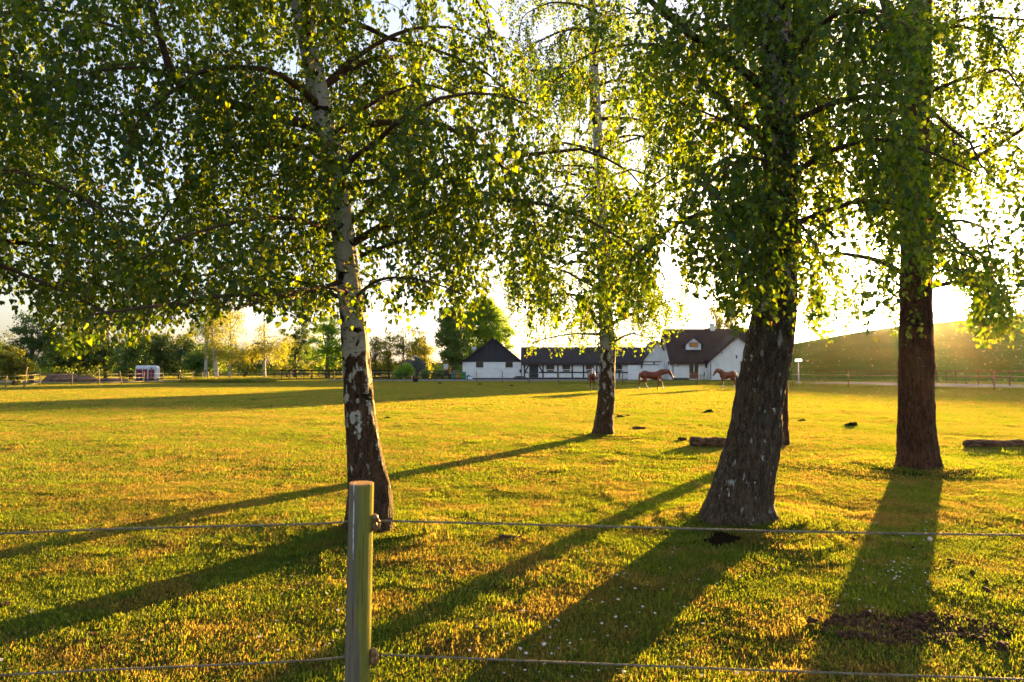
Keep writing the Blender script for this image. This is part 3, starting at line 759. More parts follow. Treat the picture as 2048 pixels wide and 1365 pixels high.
# T4 behind it
birch('birch_tree', 'thin dark tree trunk half hidden behind the thick leaning birch', B4,
      [(1562, 896, 34), (1562, 860, 28), (1562, 800, 25), (1566, 600, 24), (1580, 300, 20), (1595, 0, 16)],
      14.3, M_BARK5, [], 12, (3.0, 10.0), 2.6, 11.5, 0.054, 51, env_fn=env, maxleaves=40000, seg=32, dz=0.06, strand=(0.3, 1.1))
# T5, right
birch('birch_tree', 'straight brown furrowed birch at right with the low sun beside its trunk', B5,
      [(1836, 944, 76), (1836, 915, 68), (1833, 850, 64), (1832, 750, 60), (1832, 650, 57), (1832, 500, 54), (1830, 300, 50), (1838, 100, 44), (1840, 0, 40)],
      10.8, M_BARK5,
      [([(1858, 410, 10.8), (1900, 352, 10.7), (1960, 312, 10.5), (2048, 258, 10.3), (2130, 215, 10.1)], 0.07, 0.02),
       ([(1850, 90, 10.8), (1900, 50, 10.6), (1960, 36, 10.4), (2050, 40, 10.2)], 0.05, 0.015),
       ([(1832, 200, 10.8), (1815, 130, 10.7), (1785, 60, 10.6), (1760, -20, 10.5)], 0.10, 0.05),
       ([(1856, 500, 10.8), (1915, 505, 10.5), (1985, 535, 10.2), (2060, 560, 10.0)], 0.03, 0.007),
       ([(1850, 440, 10.8), (1885, 470, 11.4), (1930, 500, 11.9), (1985, 530, 12.3)], 0.03, 0.007),
       ([(1812, 470, 10.8), (1785, 500, 11.2), (1750, 540, 11.6), (1715, 570, 12.0)], 0.025, 0.007),
       ([(1854, 520, 10.8), (1900, 530, 10.4), (1950, 560, 10.2), (2020, 590, 10.0)], 0.02, 0.007),
       ([(650, 260, 6.7)] if False else [(1854, 560, 10.8), (1890, 540, 10.2), (1935, 560, 9.7), (1990, 610, 9.3)], 0.02, 0.006),
       ([(1822, 240, 10.8), (1790, 225, 10.6), (1745, 225, 10.4)], 0.03, 0.008)],
      19, (2.7, 8.8), 3.3, 11.5, 0.054, 61, env_fn=env, flare=0.07, bark_amp=0.018, seg=56, trunk_leaves=240, maxleaves=66000, strand=(0.35, 1.3))
# ------------------------------------------------------------------ trees and bushes of the background
def leafy(name, label, px, D, lobes, mat, n, s=0.20, trunk_r=0.2, trunk_top=None, bark=None, group='trees beyond the paddock', cat='tree', seed=0, nclump=90, clump=0.8, lean=0.0, pend=0.0, stems=1):
    rr = random.Random(seed); g = np.random.default_rng(seed + 5)
    bx = X(px, D)
    root = empty(name, (bx, D, 0), label, cat, group)
    # lobes: (px, py, half width px, half height px)
    cen, vol = [], []
    for lx, ly, hw, hh in lobes:
        q = P(lx, ly, D); cen.append((q.x - bx, 0.0, q.z, hw * D / F, hh * D / F)); vol.append(hw * hw * hh)
    vol = np.array(vol, float); vol /= vol.sum()
    cl = []
    for k in range(nclump):
        c_ = cen[g.choice(len(cen), p=vol)]
        d = g.normal(0, 1, 3); d /= np.linalg.norm(d); r = g.random() ** 0.42
        x, y, z = c_[0] + d[0] * c_[3] * r, d[1] * min(c_[3], 4.5) * r, c_[2] + d[2] * c_[4] * r
        if z > 0.1: cl.append((x, y, z))
    cl = np.array(cl)
    idx = g.integers(0, len(cl), n)
    cr = clump * (0.5 + 0.9 * g.random(len(cl)))
    d = g.normal(0, 1, (n, 3)); d /= np.linalg.norm(d, axis=1)[:, None]
    Pn = cl[idx] + d * (cr[idx] * g.random(n) ** 0.5)[:, None] * np.array([1, 1, 0.62])
    if pend > 0: Pn[:, 2] -= pend * g.random(n) ** 2
    Pn = Pn[Pn[:, 2] > 0.05]; n = len(Pn)
    T = g.normal(0, 1, (n, 3)) + np.array([0, 0, -0.5 - pend]); T /= np.linalg.norm(T, axis=1)[:, None]
    Nn = g.normal(0, 1, (n, 3)); Bn = np.cross(T, Nn); Bn /= np.linalg.norm(Bn, axis=1)[:, None]
    S = (s * (0.6 + 0.8 * g.random(n)))[:, None]
    V = np.stack([Pn, Pn + (T * .5 + Bn * .36) * S, Pn + T * S, Pn + (T * .5 - Bn * .36) * S], 1)
    b = np.arange(n)[:, None] * 4
    np_mesh('foliage' if cat == 'bush' else 'crown', V.reshape(-1, 3), (b + np.arange(4)).ravel(), np.full(n, 4), mat, root, attrs={'rnd': ('POINT', np.repeat(g.random(n) * 0.93, 4))})
    tb = MB()
    top = trunk_top if trunk_top else max(c_[2] for c_ in cen)
    for st in range(stems):
        ox = 0 if stems == 1 else rr.uniform(-1, 1) * 0.6
        pts = [(ox + lean * t * top + rr.gauss(0, .05), 0 if stems == 1 else rr.uniform(-.4, .4), -0.1 + t * (top + 0.1)) for t in (0, .15, .35, .6, .85, 1)]
        tb.tube(pts, [trunk_r * q for q in (1.15, 1, .85, .62, .35, .1)], 10)
        for k in range(10):
            c_ = cl[rr.randrange(len(cl))]; f = rr.uniform(.3, .8); a = Vector(pts[0]).lerp(Vector(pts[-1]), f)
            if c_[2] < a.z - 0.5: continue
            e = Vector(c_); mid = a.lerp(e, .5) + Vector((0, 0, rr.uniform(-.2, .3)))
            tb.tube([a, mid, e], [trunk_r * .35, trunk_r * .22, trunk_r * .06], 6)
    tb.build('stems' if cat == 'bush' else 'trunk', bark or M_FARBARK, root, smooth=True, world=False)
    return root
GB = 'bushes along the far edge of the paddock'
# left hedgerow
leafy('hedgerow_tree', 'tall pointed evergreen rising over the hedgerow at the far left', 62, 78, [(62, 690, 34, 60), (50, 655, 16, 32), (95, 680, 24, 45)], M_LEAF_DK, 9000, 0.20, 0.25, seed=1, nclump=120, clump=0.8)
leafy('hedgerow_tree', 'dark tree at the picture edge behind the golden bush', -35, 80, [(-35, 700, 55, 50)], M_LEAF_DK, 6000, 0.22, 0.25, seed=2)
leafy('golden_bush', 'sunlit golden bush leaning over the leftmost rope fence', 32, 66, [(32, 728, 34, 27), (10, 718, 24, 26), (54, 745, 18, 16), (20, 752, 34, 16)], M_LEAF_FAR, 10000, 0.16, 0.08, group=GB, cat='bush', seed=3, nclump=90, clump=0.45, stems=3)
for i, (px, hw, top, lab) in enumerate([(118, 34, 660, 'brown-green thicket right of the tall evergreen'), (165, 36, 668, 'dark thicket behind the dirt mound'), (212, 34, 662, 'dark shadowy tree right of the dirt mound'),
                                        (262, 38, 655, 'broad dark tree left of the red horse trailer'), (312, 36, 660, 'broad dark green tree directly behind the red horse trailer'), (360, 32, 668, 'green tree right of the horse trailer'), (398, 28, 690, 'low dark tree left of the small white birches')]):
    hh = (755 - top) / 2
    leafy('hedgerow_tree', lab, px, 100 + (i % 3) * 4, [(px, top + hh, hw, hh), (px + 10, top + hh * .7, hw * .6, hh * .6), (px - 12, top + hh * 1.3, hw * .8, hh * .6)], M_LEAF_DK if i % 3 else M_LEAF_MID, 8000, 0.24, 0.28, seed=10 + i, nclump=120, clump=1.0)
leafy('hedgerow_tree', 'loose yellow-green tree above the horse trailer', 300, 112, [(300, 690, 50, 30), (370, 680, 30, 30)], M_LEAF_FAR, 6000, 0.24, 0.2, seed=18)
# small birches at left centre
GS = 'small golden birches beside the long grass'
leafy('young_birch', 'leftmost small birch, a straight pale trunk by the wooden gate bar', 412, 92, [(412, 650, 26, 40), (422, 700, 22, 22)], M_LEAF_FAR, 4200, 0.15, 0.20, P(0, 610, 92).z, M_PALEBARK, GS, seed=20, pend=1.0)
leafy('young_birch', 'small birch whose thick white trunk leans left out of the long grass', 434, 86, [(432, 650, 30, 45), (440, 705, 26, 26)], M_LEAF_FAR, 5200, 0.15, 0.24, P(0, 600, 86).z, M_PALEBARK, GS, seed=21, lean=-0.10, pend=1.0)
leafy('young_birch', 'small birch with a slim orange-lit trunk and golden hanging twigs', 459, 90, [(458, 640, 34, 45), (470, 705, 34, 30)], M_LEAF_FAR, 6500, 0.15, 0.18, P(0, 590, 90).z, M_PALEBARK, GS, seed=22, pend=1.2)
leafy('young_birch', 'lone small birch at the left end of the dark rail fence', 530, 90, [(540, 690, 32, 26), (565, 690, 26, 26), (505, 700, 22, 26), (528, 650, 12, 20)], M_LEAF_FAR, 6500, 0.15, 0.17, P(0, 620, 90).z, M_PALEBARK, GS, seed=23, pend=1.3, lean=-0.02)
leafy('hedgerow_tree', 'dark undergrowth tree between the small birches', 490, 104, [(490, 725, 34, 28), (515, 718, 30, 30)], M_LEAF_DK, 6000, 0.22, 0.2, seed=24)
leafy('hedgerow_tree', 'tall dark tree left of the bright green one', 590, 125, [(590, 690, 36, 48), (610, 660, 26, 30)], M_LEAF_DK, 8000, 0.26, 0.3, seed=25)
leafy('hedgerow_tree', 'broad bright green tree left of the white birch trunk', 655, 118, [(652, 700, 38, 48), (660, 655, 28, 32), (676, 720, 24, 30)], M_LEAF_LUSH, 12000, 0.24, 0.4, seed=26, nclump=150)
leafy('hedgerow_tree', 'yellow-green underwood seen behind the dark rail fence', 575, 135, [(560, 730, 44, 20), (640, 735, 50, 14)], M_LEAF_FAR, 6000, 0.24, 0.2, seed=27)
GR = 'row of thin sunlit trees right of the white birch trunk'
for i, (px, top, lab) in enumerate([(750, 672, 'first thin tree of the sunlit row, against the white birch trunk'), (778, 662, 'thin forked tree left of the green bush'), (806, 655, 'thin tree behind the green bush'), (832, 650, 'tall thin tree behind the grey-blue bush'), (850, 660, 'last thin tree of the row, beside the open sky')]):
    leafy('sunlit_tree', lab, px, 122 + 5 * (i % 2), [(px, top + 42, 17, 42), (px + 4, top + 75, 15, 18)], M_LEAF_FAR, 4200, 0.22, 0.18, group=GR, seed=30 + i, nclump=46, clump=1.1, trunk_top=Z(top + 8, 122))
leafy('sunlit_bush', 'golden low bush under the thin sunlit trees', 780, 130, [(770, 738, 40, 16), (850, 735, 30, 18)], M_LEAF_FAR, 6000, 0.22, 0.08, group=GB, cat='bush', seed=37, stems=3)
leafy('grey_bush', 'round grey-blue bush in the gravel yard', 832, 108, [(838, 735, 13, 21), (818, 728, 14, 12), (832, 722, 10, 9)], M_LEAF_GREY, 5200, 0.17, 0.10, group=GB, cat='bush', seed=38, nclump=80, clump=0.6, stems=3)
leafy('green_bush', 'bright green rounded bush left of the grey-blue one', 806, 102, [(812, 742, 16, 13), (798, 746, 11, 9)], M_LEAF_LUSH, 5000, 0.16, 0.08, group=GB, cat='bush', seed=39, nclump=70, clump=0.6, stems=3)
leafy('green_bush', 'low clipped green bush right of the plastic tub', 852, 104, [(850, 748, 9, 7)], M_LEAF_MID, 2500, 0.15, 0.07, group=GB, cat='bush', seed=40, nclump=30, clump=0.5, stems=3)
leafy('green_bush', 'small green bush beside the rusty yellow machine', 874, 109, [(874, 747, 12, 8)], M_LEAF_MID, 2500, 0.15, 0.07, group=GB, cat='bush', seed=41, nclump=30, clump=0.5, stems=3)
# big tree behind the barn
leafy('oak_tree', 'big round bright green tree behind the black gabled barn', 972, 150, [(972, 665, 50, 66), (955, 640, 40, 44), (995, 685, 36, 60), (965, 615, 34, 28), (972, 720, 50, 30)], M_LEAF_LUSH, 42000, 0.34, 0.6, seed=42, nclump=460, clump=1.4)
leafy('oak_tree', 'darker ragged tree left of the big round tree behind the barn', 908, 140, [(905, 672, 32, 54), (915, 715, 30, 40), (888, 672, 18, 18), (900, 632, 26, 20)], M_LEAF_MID, 26000, 0.32, 0.45, seed=43, nclump=300, clump=1.1)
leafy('hedgerow_tree', 'pale golden birch crown rising behind the farmhouse roof', 1440, 125, [(1440, 640, 34, 32), (1425, 625, 20, 22), (1470, 650, 24, 24)], M_LEAF_FAR, 8000, 0.20, 0.25, seed=44, pend=1.2)
leafy('hedgerow_tree', 'thin golden tree crown behind the low stable roof', 1190, 135, [(1170, 690, 40, 18), (1250, 688, 50, 16)], M_LEAF_FAR, 3000, 0.20, 0.2, seed=45)
for i in range(7):
    px = 580 + i * 47 if i < 3 else 340 + i * 20
    D = 180 + 9 * i
    leafy('hedgerow_tree', ['far tree glimpsed between the dark tree and the rail fence', 'far tree behind the bright green tree', 'far tree left of the white birch trunk', 'far tree top behind the small golden birches', 'far tree behind the leaning small birch', 'far tree behind the straight slim birch', 'far tree beside the wooden gate bar'][i],
          px, D, [(px, 715, 34, 28)], M_LEAF_MID, 3500, 0.4, 0.3, seed=50 + i, clump=1.4, nclump=60)

# ------------------------------------------------------------------ building materials
m = MT('white_render'); p = m.obj()
M_WHITE = m.pbr(m.mix(m.rng(m.noise(p, 0.9, 5, 0.6), 0.35, 0.75), (0.74, 0.75, 0.74), (0.62, 0.62, 0.60)), 0.9, 0.15, m.bump(m.noise(p, 14, 4), 0.3, 0.01))
M_BLACK = plain('black_timber', (0.020, 0.021, 0.024), 0.7, 0.35, 4)
m = MT('black_boards'); p = m.obj(); sx_ = m.sep(p, 0)
ln = m.math('FRACT', m.math('MULTIPLY', sx_, 5.5))
M_BOARDS = m.pbr(m.mix(m.rng(ln, 0.0, 0.16, 1, 0), m.mix(m.rng(m.noise(m.scale(p, 5.5, 1, 0.3), 1.0, 3), .35, .65), (0.028, 0.029, 0.036), (0.05, 0.05, 0.062)), (0.006, 0.006, 0.008)), 0.75, 0.25, m.bump(m.rng(ln, 0.0, 0.16), 0.8, 0.02))
def tile_mat(name, ca, cb, along=0):
    m = MT(name); p = m.obj(); a = m.math('MULTIPLY', m.sep(p, along), 3.6); z = m.math('MULTIPLY', m.sep(p, 2), 4.4)
    row = m.math('FLOOR', z); fa = m.math('FRACT', m.math('ADD', a, m.math('MULTIPLY', row, 0.5))); fz = m.math('FRACT', z)
    e = m.math('MULTIPLY', m.rng(fa, 0.0, 0.22), m.rng(fz, 0.0, 0.25))
    c = m.mix(m.rng(m.noise(p, 2.2, 6, 0.75), 0.35, 0.65), ca, cb)
    c = m.mix(m.rng(m.noise(p, 9.0, 2, 0.5), 0.55, 0.7), c, tuple(x * 1.5 for x in cb))
    return m.pbr(m.mix(e, tuple(x * 0.3 for x in ca), c), 0.8, 0.25, m.bump(m.math('ADD', m.math('MULTIPLY', m.math('SUBTRACT', 1.0, fz), 0.7), e), 1.0, 0.05))
M_TILE = tile_mat('dark_roof_tile', (0.030, 0.024, 0.027), (0.055, 0.045, 0.047))
M_TILE_RED = tile_mat('brown_roof_tile', (0.034, 0.023, 0.024), (0.060, 0.040, 0.040))
M_TILE_Y = tile_mat('brown_wing_tile', (0.034, 0.023, 0.024), (0.060, 0.040, 0.040), 1)
m = MT('window_glass'); M_GLASS = m.pbr((0.03, 0.035, 0.03), 0.08, 0.9)
M_BROWN = plain('brown_woodwork', (0.14, 0.055, 0.035), 0.6, 0.3, 5)
M_DKBROWN = plain('dark_brown_paint', (0.06, 0.035, 0.03), 0.6, 0.3, 5)
M_METAL = plain('dark_metal', (0.05, 0.055, 0.06), 0.45, 0.2, 8)
M_GALV = plain('galvanised_metal', (0.42, 0.45, 0.50), 0.5, 0.2, 8, metal=0.3)
M_WPAINT = plain('white_paint', (0.78, 0.78, 0.76), 0.5, 0.06, 4)
M_ORANGE_REF = plain('painted_orange_reflection', (0.50, 0.20, 0.05), 0.5, 0.3, 3)  # orange reflection on the dormer pane, painted as its base colour

def lantern(parent, x, y, z, s=1.0):
    mb = MB()
    mb.box(x - .03 * s, x + .03 * s, y - .10, y, z - .05, z + .05)
    mb.tube([(x, y - .18, z + .30 * s), (x, y - .18, z + .22 * s), (x, y - .18, z + .20 * s), (x, y - .18, z - .12 * s), (x, y - .18, z - .22 * s)], [.02 * s, .14 * s, .12 * s, .07 * s, .015 * s], 6)
    mb.box(x - .015, x + .015, y - .18, y - .05, z - .01, z + .02)
    return mb.build('wall_lantern', M_METAL, parent)
def window(parent, x0, x1, z0, z1, y, cols=1, fm=None, shutter=False, box_=False, glass=None):
    fm = fm or M_DKBROWN; t = 0.07
    mb = MB()
    mb.box(x0, x1, y - .05, y + .02, z1 - t, z1).box(x0, x1, y - .05, y + .02, z0, z0 + t)
    mb.box(x0, x0 + t, y - .047, y + .02, z0 + t, z1 - t).box(x1 - t, x1, y - .047, y + .02, z0 + t, z1 - t)
    for k in range(1, cols):
        xm = x0 + (x1 - x0) * k / cols; mb.box(xm - .025, xm + .025, y - .044, y + .02, z0 + t, z1 - t)
    w_ = mb.build('window', fm, parent)
    MB().box(x0 + t, x1 - t, y - .02, y - .008, z0 + t, z1 - t).build('pane', glass or M_GLASS, w_)
    MB().box(x0 - .05, x1 + .05, y - .10, y - .051, z0 - .05, z0 + .01).build('sill', M_WPAINT, w_)
    if box_:
        MB().box(x0 + .1, x1 - .1, y - .26, y - .06, z0 - .28, z0 - .10).build('flower_box', M_METAL, w_)
    return w_

# --- barn with the black gable
DB = 107.0
bx0, bx1, bap = X(925, DB), X(1043.5, DB), X(987, DB)
ze, za = Z(724.5, DB), Z(678.5, DB)
barn = empty('barn', (bap, DB, 0), 'white-walled barn with a black boarded gable, leftmost of the farm buildings', 'barn')
MB().box(bx0, bx1, DB, DB + 16, 0, ze).build('wall', M_WHITE, barn)
MB().prism([(bx0, ze + .003), (bx1, ze + .003), (bap, za - 0.05)], DB - .06, DB + 15.9).build('gable', M_BOARDS, barn)
sl = (za - ze) / (bap - bx0)
mb = MB(); ov = 0.55
for sgn, xe in ((-1, bx0), (1, bx1)):
    s_ = (za - ze) / abs(bap - xe); xo = xe + sgn * ov; zo = ze - ov * s_
    if sgn > 0: xo = xe + 0.02; zo = ze - 0.02 * s_
    mb.prism([(xo, zo), (bap, za), (bap, za + .22), (xo, zo + .2)], DB - .5, DB + 16.4)
rf = mb.build('roof', M_TILE_Y, barn)
for xs_ in (952, 1011):
    window(barn, X(xs_, DB), X(xs_ + 14.5, DB), Z(735.5, DB), Z(724.8, DB), DB - .02, 2)
MB().box(bx0, bx1 - .02, DB - .09, DB - .003, 0, .16).build('plinth', M_BLACK, barn)
mb = MB(); q = P(948, 699, DB + 1)
mb.tube([q + Vector((0, 0, -1.0)), q + Vector((0, 0, .1))], .03, 6)
mb.tube([q + Vector((0, -.02, .1)), q + Vector((0.02, -.12, .14))], [.38, .30], 16); mb.build('satellite_dish', M_GALV, barn)
mb = MB(); mb.tube([(bx1 - .05, DB - .1, 2.4), (bx1 - .05, DB - .1, .1)], .04, 8); mb.box(bx1 - .35, bx1 - .08, DB - .25, DB - .09, 1.0, 1.5); mb.build('downpipe', M_METAL, barn)

# --- long half-timbered stable
DS = 107.0; sx0, sx1 = bx1 + 0.02, X(1300, DS)
ze2, zr2 = Z(726.8, DS), Z(697, DS + 3.6)
st = empty('stable', ((sx0 + sx1) / 2, DS, 0), 'long low half-timbered stable with small windows and a dark tiled roof', 'stable')
MB().box(sx0, sx1, DS, DS + 7.2, 0, ze2).build('wall', M_WHITE, st)
MB().prism([(DS - .55, ze2 - .12), (DS + 3.6, zr2), (DS + 7.8, ze2 - .12), (DS + 7.8, ze2 + .06), (DS + 3.6, zr2 + .2), (DS - .55, ze2 + .06)], sx0 - .1, sx1, 'x').build('roof', M_TILE, st)
MB().box(sx0, sx1, DS - .52, DS - .40, ze2 - .30, ze2 - .125).build('gutter', M_DKBROWN, st)
tm = MB(); y0_, y1_ = DS - .035, DS + .01
def ST(a, b, wd=.24, m_=tm): m_.bar((X(a[0], DS), DS - .02, Z(a[1], DS)), (X(b[0], DS), DS - .02, Z(b[1], DS)), wd, .05, up=(0, 1, 0))
zmid = Z(745.3, DS)
for k, pxp in enumerate((1049, 1086, 1115.8, 1144.5, 1167, 1193.5, 1238.5, 1262)):
    MB().box(X(pxp, DS) - .11, X(pxp, DS) + .11, DS - .040, DS - .002, .1, ze2 - .13).build('timber_post', M_BLACK, st)
segs = [(1049, 1057.5), (1076, 1086), (1086, 1115.8), (1115.8, 1144.5), (1144.5, 1167), (1167, 1193.5), (1193.5, 1238.5), (1238.5, 1258)]
for a, b in segs:
    MB().box(X(a, DS) + .112, X(b, DS) - .112, DS - .037, DS - .002, zmid - .10, zmid + .10).build('timber_rail', M_BLACK, st)
for e_ in (((1050.5, 744), (1058.5, 729)), ((1076, 729), (1084.5, 744))):
    tb_ = MB(); ST(e_[0], e_[1], .2, tb_); tb_.build('brace', M_BLACK, st)
MB().box(sx0 + .5, X(1198, DS), DS - .06, DS - .003, 0, .24).build('plinth', M_BLACK, st)
dr = MB().box(X(1059.5, DS), X(1075.5, DS), DS - .08, DS - .003, .05, Z(728, DS)).box(X(1058.6, DS), X(1059.4, DS), DS - .10, DS - .003, .05, Z(727.2, DS)).box(X(1075.6, DS), X(1076.4, DS), DS - .10, DS - .003, .05, Z(727.2, DS)).build('door', plain('dark_green_door', (0.018, 0.028, 0.03), 0.5), st)
MB().tube([(X(1067.5, DS), DS - .10, Z(734.5, DS)), (X(1067.5, DS), DS - .08, Z(734.5, DS))], .2, 12).build('door_wreath', M_DKBROWN, dr)
for a in (1092.5, 1124.5, 1171.5, 1232 - 4):
    window(st, X(a, DS), X(a + 16, DS), Z(739.5, DS), Z(731, DS), DS - .01, 2, box_=True)
lantern(st, X(1081.5, DS), DS, Z(731.5, DS), 0.8)
# --- small timbered cross gable at its right end
DG = 105.0
cg = empty('gable_wing', (X(1302, DG), DG, 0), 'small white timbered gable wing between the stable and the farmhouse', 'gable wing')
gx0, gx1 = X(1284, DG), X(1345, DG); gze, gza = Z(725, DG), Z(684, DG); gap = (gx0 + gx1) / 2
MB().box(gx0, gx1, DG, DG + 6, 0, gze).prism([(gx0, gze), (gx1, gze), (gap, gza)], DG, DG + 6).build('wall', M_WHITE, cg)
mb = MB(); s_ = (gza - gze) / (gap - gx0)
mb.prism([(gx0 - .5, gze - .5 * s_), (gap, gza), (gap, gza + .22), (gx0 - .5, gze - .5 * s_ + .2)], DG - .45, DG + 6.1)
mb.prism([(gap, gza), (gx1 + .05, gze), (gx1 + .05, gze + .2), (gap, gza + .22)], DG - .447, DG + 6.1)
mb.build('roof', M_TILE_Y, cg)
MB().box(gx0, X(1323, DG), DG - .04, DG - .002, Z(725, DG), Z(723.2, DG)).build('timber_rail', M_BLACK, cg)
mb = MB().box(X(1308, DG) - .1, X(1308, DG) + .1, DG - .037, DG - .002, 1.9, Z(725.2, DG))
mb.build('timber_post', M_BLACK, cg)
MB().box(gx0, gx0 + .2, DG - .037, DG - .002, 1.9, Z(725.2, DG)).build('timber_post', M_BLACK, cg)
# --- white courtyard wall
DW = 101.5
yw = empty('courtyard_wall', (X(1290, DW), DW, 0), 'low white courtyard wall with a black capping and one lantern', 'wall')
zt = Z(730.5, DW)
MB().box(X(1256.5, DW), X(1319, DW), DW, DW + .3, 0, zt).build('wall', M_WHITE, yw)
MB().box(X(1256, DW), X(1319, DW), DW - .08, DW + .38, zt + .002, zt + .10).build('capping', M_METAL, yw)
lantern(yw, X(1283, DW), DW, Z(735, DW), 1.2)

# --- farmhouse
D0 = 100.0; hx0, hx1 = X(1343.5, D0), X(1560, D0); dep = 8.6
hze, hzr = Z(721, D0), Z(661.5, D0 + dep / 2)
fh = empty('farmhouse', (X(1400, D0), D0, 0), 'white farmhouse with a steep brown tiled roof, dormer and chimney', 'house')
MB().box(hx0, hx1, D0, D0 + dep, 0, hze).prism([(D0, hze), (D0 + dep, hze), (D0 + dep / 2, hzr - .1)], hx0, hx1, 'x').build('wall', M_WHITE, fh)
sr = (hzr - hze) / (dep / 2)
rf = MB().prism([(D0 - .5, hze - .5 * sr), (D0 + dep / 2, hzr), (D0 + dep + .5, hze - .5 * sr), (D0 + dep + .5, hze - .5 * sr + .26), (D0 + dep / 2, hzr + .26), (D0 - .5, hze - .5 * sr + .26)], hx0 - .35, hx1, 'x').build('roof', M_TILE_RED, fh)
MB().prism([(D0 - .52, hze - .5 * sr - .22), (D0 + dep / 2, hzr - .22), (D0 + dep + .52, hze - .5 * sr - .22), (D0 + dep + .52, hze - .5 * sr - .003), (D0 + dep / 2, hzr - .003), (D0 - .52, hze - .5 * sr - .003)], hx0 - .36, hx0 - .02, 'x').build('bargeboard', M_DKBROWN, fh)
q = P(1424, 654, D0 + dep / 2)
ch = MB().box(q.x - .32, q.x + .32, q.y - .3, q.y + .3, hzr - .6, Z(649.5, D0 + 4)).box(q.x - .40, q.x + .40, q.y - .38, q.y + .38, Z(649.5, D0 + 4), Z(647.5, D0 + 4)).build('chimney', M_WPAINT, rf)
# cross wing
D1 = 98.0; wx0, wx1, wap = X(1422.5, D1), X(1528, D1), X(1475, D1)
wze, wza = Z(717, D1), Z(671, D1)
MB().box(wx0, wx1, D1, D0 - .003, 0, wze).prism([(wx0, wze), (wx1, wze), (wap, wza - .1)], D1, D0 + 3.9).build('wing_wall', M_WHITE, fh)
sw = (wza - wze) / (wap - wx0); mb = MB()
mb.prism([(wx0 - .5, wze - .5 * sw), (wap, wza), (wap, wza + .24), (wx0 - .5, wze - .5 * sw + .24)], D1 - .4, D0 + 4)
mb.prism([(wap, wza), (wx1 + .5, wze - .5 * sw), (wx1 + .5, wze - .5 * sw + .24), (wap, wza + .24)], D1 - .397, D0 + 4)
mb.build('wing_roof', M_TILE_Y, fh)
mb = MB()
mb.prism([(wx0 - .52, wze - .5 * sw - .26), (wap, wza - .26), (wap, wza - .003), (wx0 - .52, wze - .5 * sw - .003)], D1 - .42, D1 - .32)
mb.prism([(wap, wza - .26), (wx1 + .52, wze - .5 * sw - .26), (wx1 + .52, wze - .5 * sw - .003), (wap, wza - .003)], D1 - .423, D1 - .323)
mb.build('bargeboard', M_DKBROWN, fh)
MB().box(hx0 - .02, wx0, D0 - .62, D0 - .50, hze - .5 * sr - .05, hze - .5 * sr + .10).build('gutter', M_DKBROWN, fh)
for pxp, dd in ((1345.8, D0), (1421, D1)):
    mb = MB(); xx = X(pxp, dd)
    mb.tube([(xx - .1, dd - .5, hze - .55), (xx, dd - .12, hze - .95), (xx, dd - .10, .1)], .055, 8); mb.build('downpipe', M_METAL, fh)
# dormer
dd0 = D0 + 0.9; dx0, dx1, dap = X(1373, dd0), X(1402.5, dd0), X(1388, dd0)
dzb, dze, dza = Z(700, dd0), Z(688.5, dd0), Z(676, dd0)
dm = MB().prism([(dx0, dzb), (dx1, dzb), (dx1, dze), (dap, dza), (dx0, dze)], dd0, dd0 + 2.8).build('dormer', M_WHITE, fh)
mb = MB(); sd = (dza - dze) / (dap - dx0)
mb.prism([(dx0 - .3, dze - .3 * sd), (dap, dza), (dap, dza + .16), (dx0 - .3, dze - .3 * sd + .16)], dd0 - .25, dd0 + 3)
mb.prism([(dap, dza), (dx1 + .3, dze - .3 * sd), (dx1 + .3, dze - .3 * sd + .16), (dap, dza + .16)], dd0 - .247, dd0 + 3)
mb.build('dormer_roof', M_TILE_Y, dm)
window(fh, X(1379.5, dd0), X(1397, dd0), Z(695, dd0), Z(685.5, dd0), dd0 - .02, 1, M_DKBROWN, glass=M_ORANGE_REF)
# doors, windows and lamps of the front
dr = MB().box(X(1378.5, D0), X(1396.8, D0), D0 - .06, D0 - .003, .12, Z(725, D0)).build('door', M_BROWN, fh)
MB().box(X(1380, D0), X(1387, D0), D0 - .085, D0 - .065, Z(745, D0), Z(726.5, D0)).build('glass_panel', M_GLASS, dr)
MB().box(X(1388.2, D0), X(1395, D0), D0 - .085, D0 - .065, Z(745, D0), Z(726.5, D0)).build('glass_panel', M_GLASS, dr)
MB().box(X(1387, D0), X(1388.2, D0), D0 - .11, D0 - .065, Z(745, D0), Z(726.5, D0)).build('door_bar', M_WPAINT, dr)
window(fh, X(1410.5, D0), X(1415, D0), Z(736.5, D0), Z(726, D0), D0 - .01, 1)
MB().box(hx0 + .1, X(1378, D0), D0 - .05, D0 - .003, 0, .28).build('plinth', M_BLACK, fh)
lantern(fh, X(1355.5, D0), D0, Z(730, D0), 1.2)
lantern(fh, X(1418.5, D0) - .02, D0, Z(731, D0), 0.8)
lantern(fh, X(1472.5, D1), D1, Z(715, D1), 1.0)
for zz_ in (699.5, 706): MB().tube([(X(1444, D1), D1 - .03, Z(zz_, D1)), (X(1444, D1), D1 + .01, Z(zz_, D1))], .10, 12).build('vent', M_METAL, fh)
gd = MB().box(X(1481, D1), X(1518, D1), D1 - .05, D1 - .003, .02, Z(723, D1))
for k in range(9): gd.box(X(1481.5 + 4 * k, D1), X(1481.5 + 4 * k, D1) + .03, D1 - .07, D1 - .052, .05, Z(723.5, D1))
gd.build('garage_door', M_BROWN, fh)
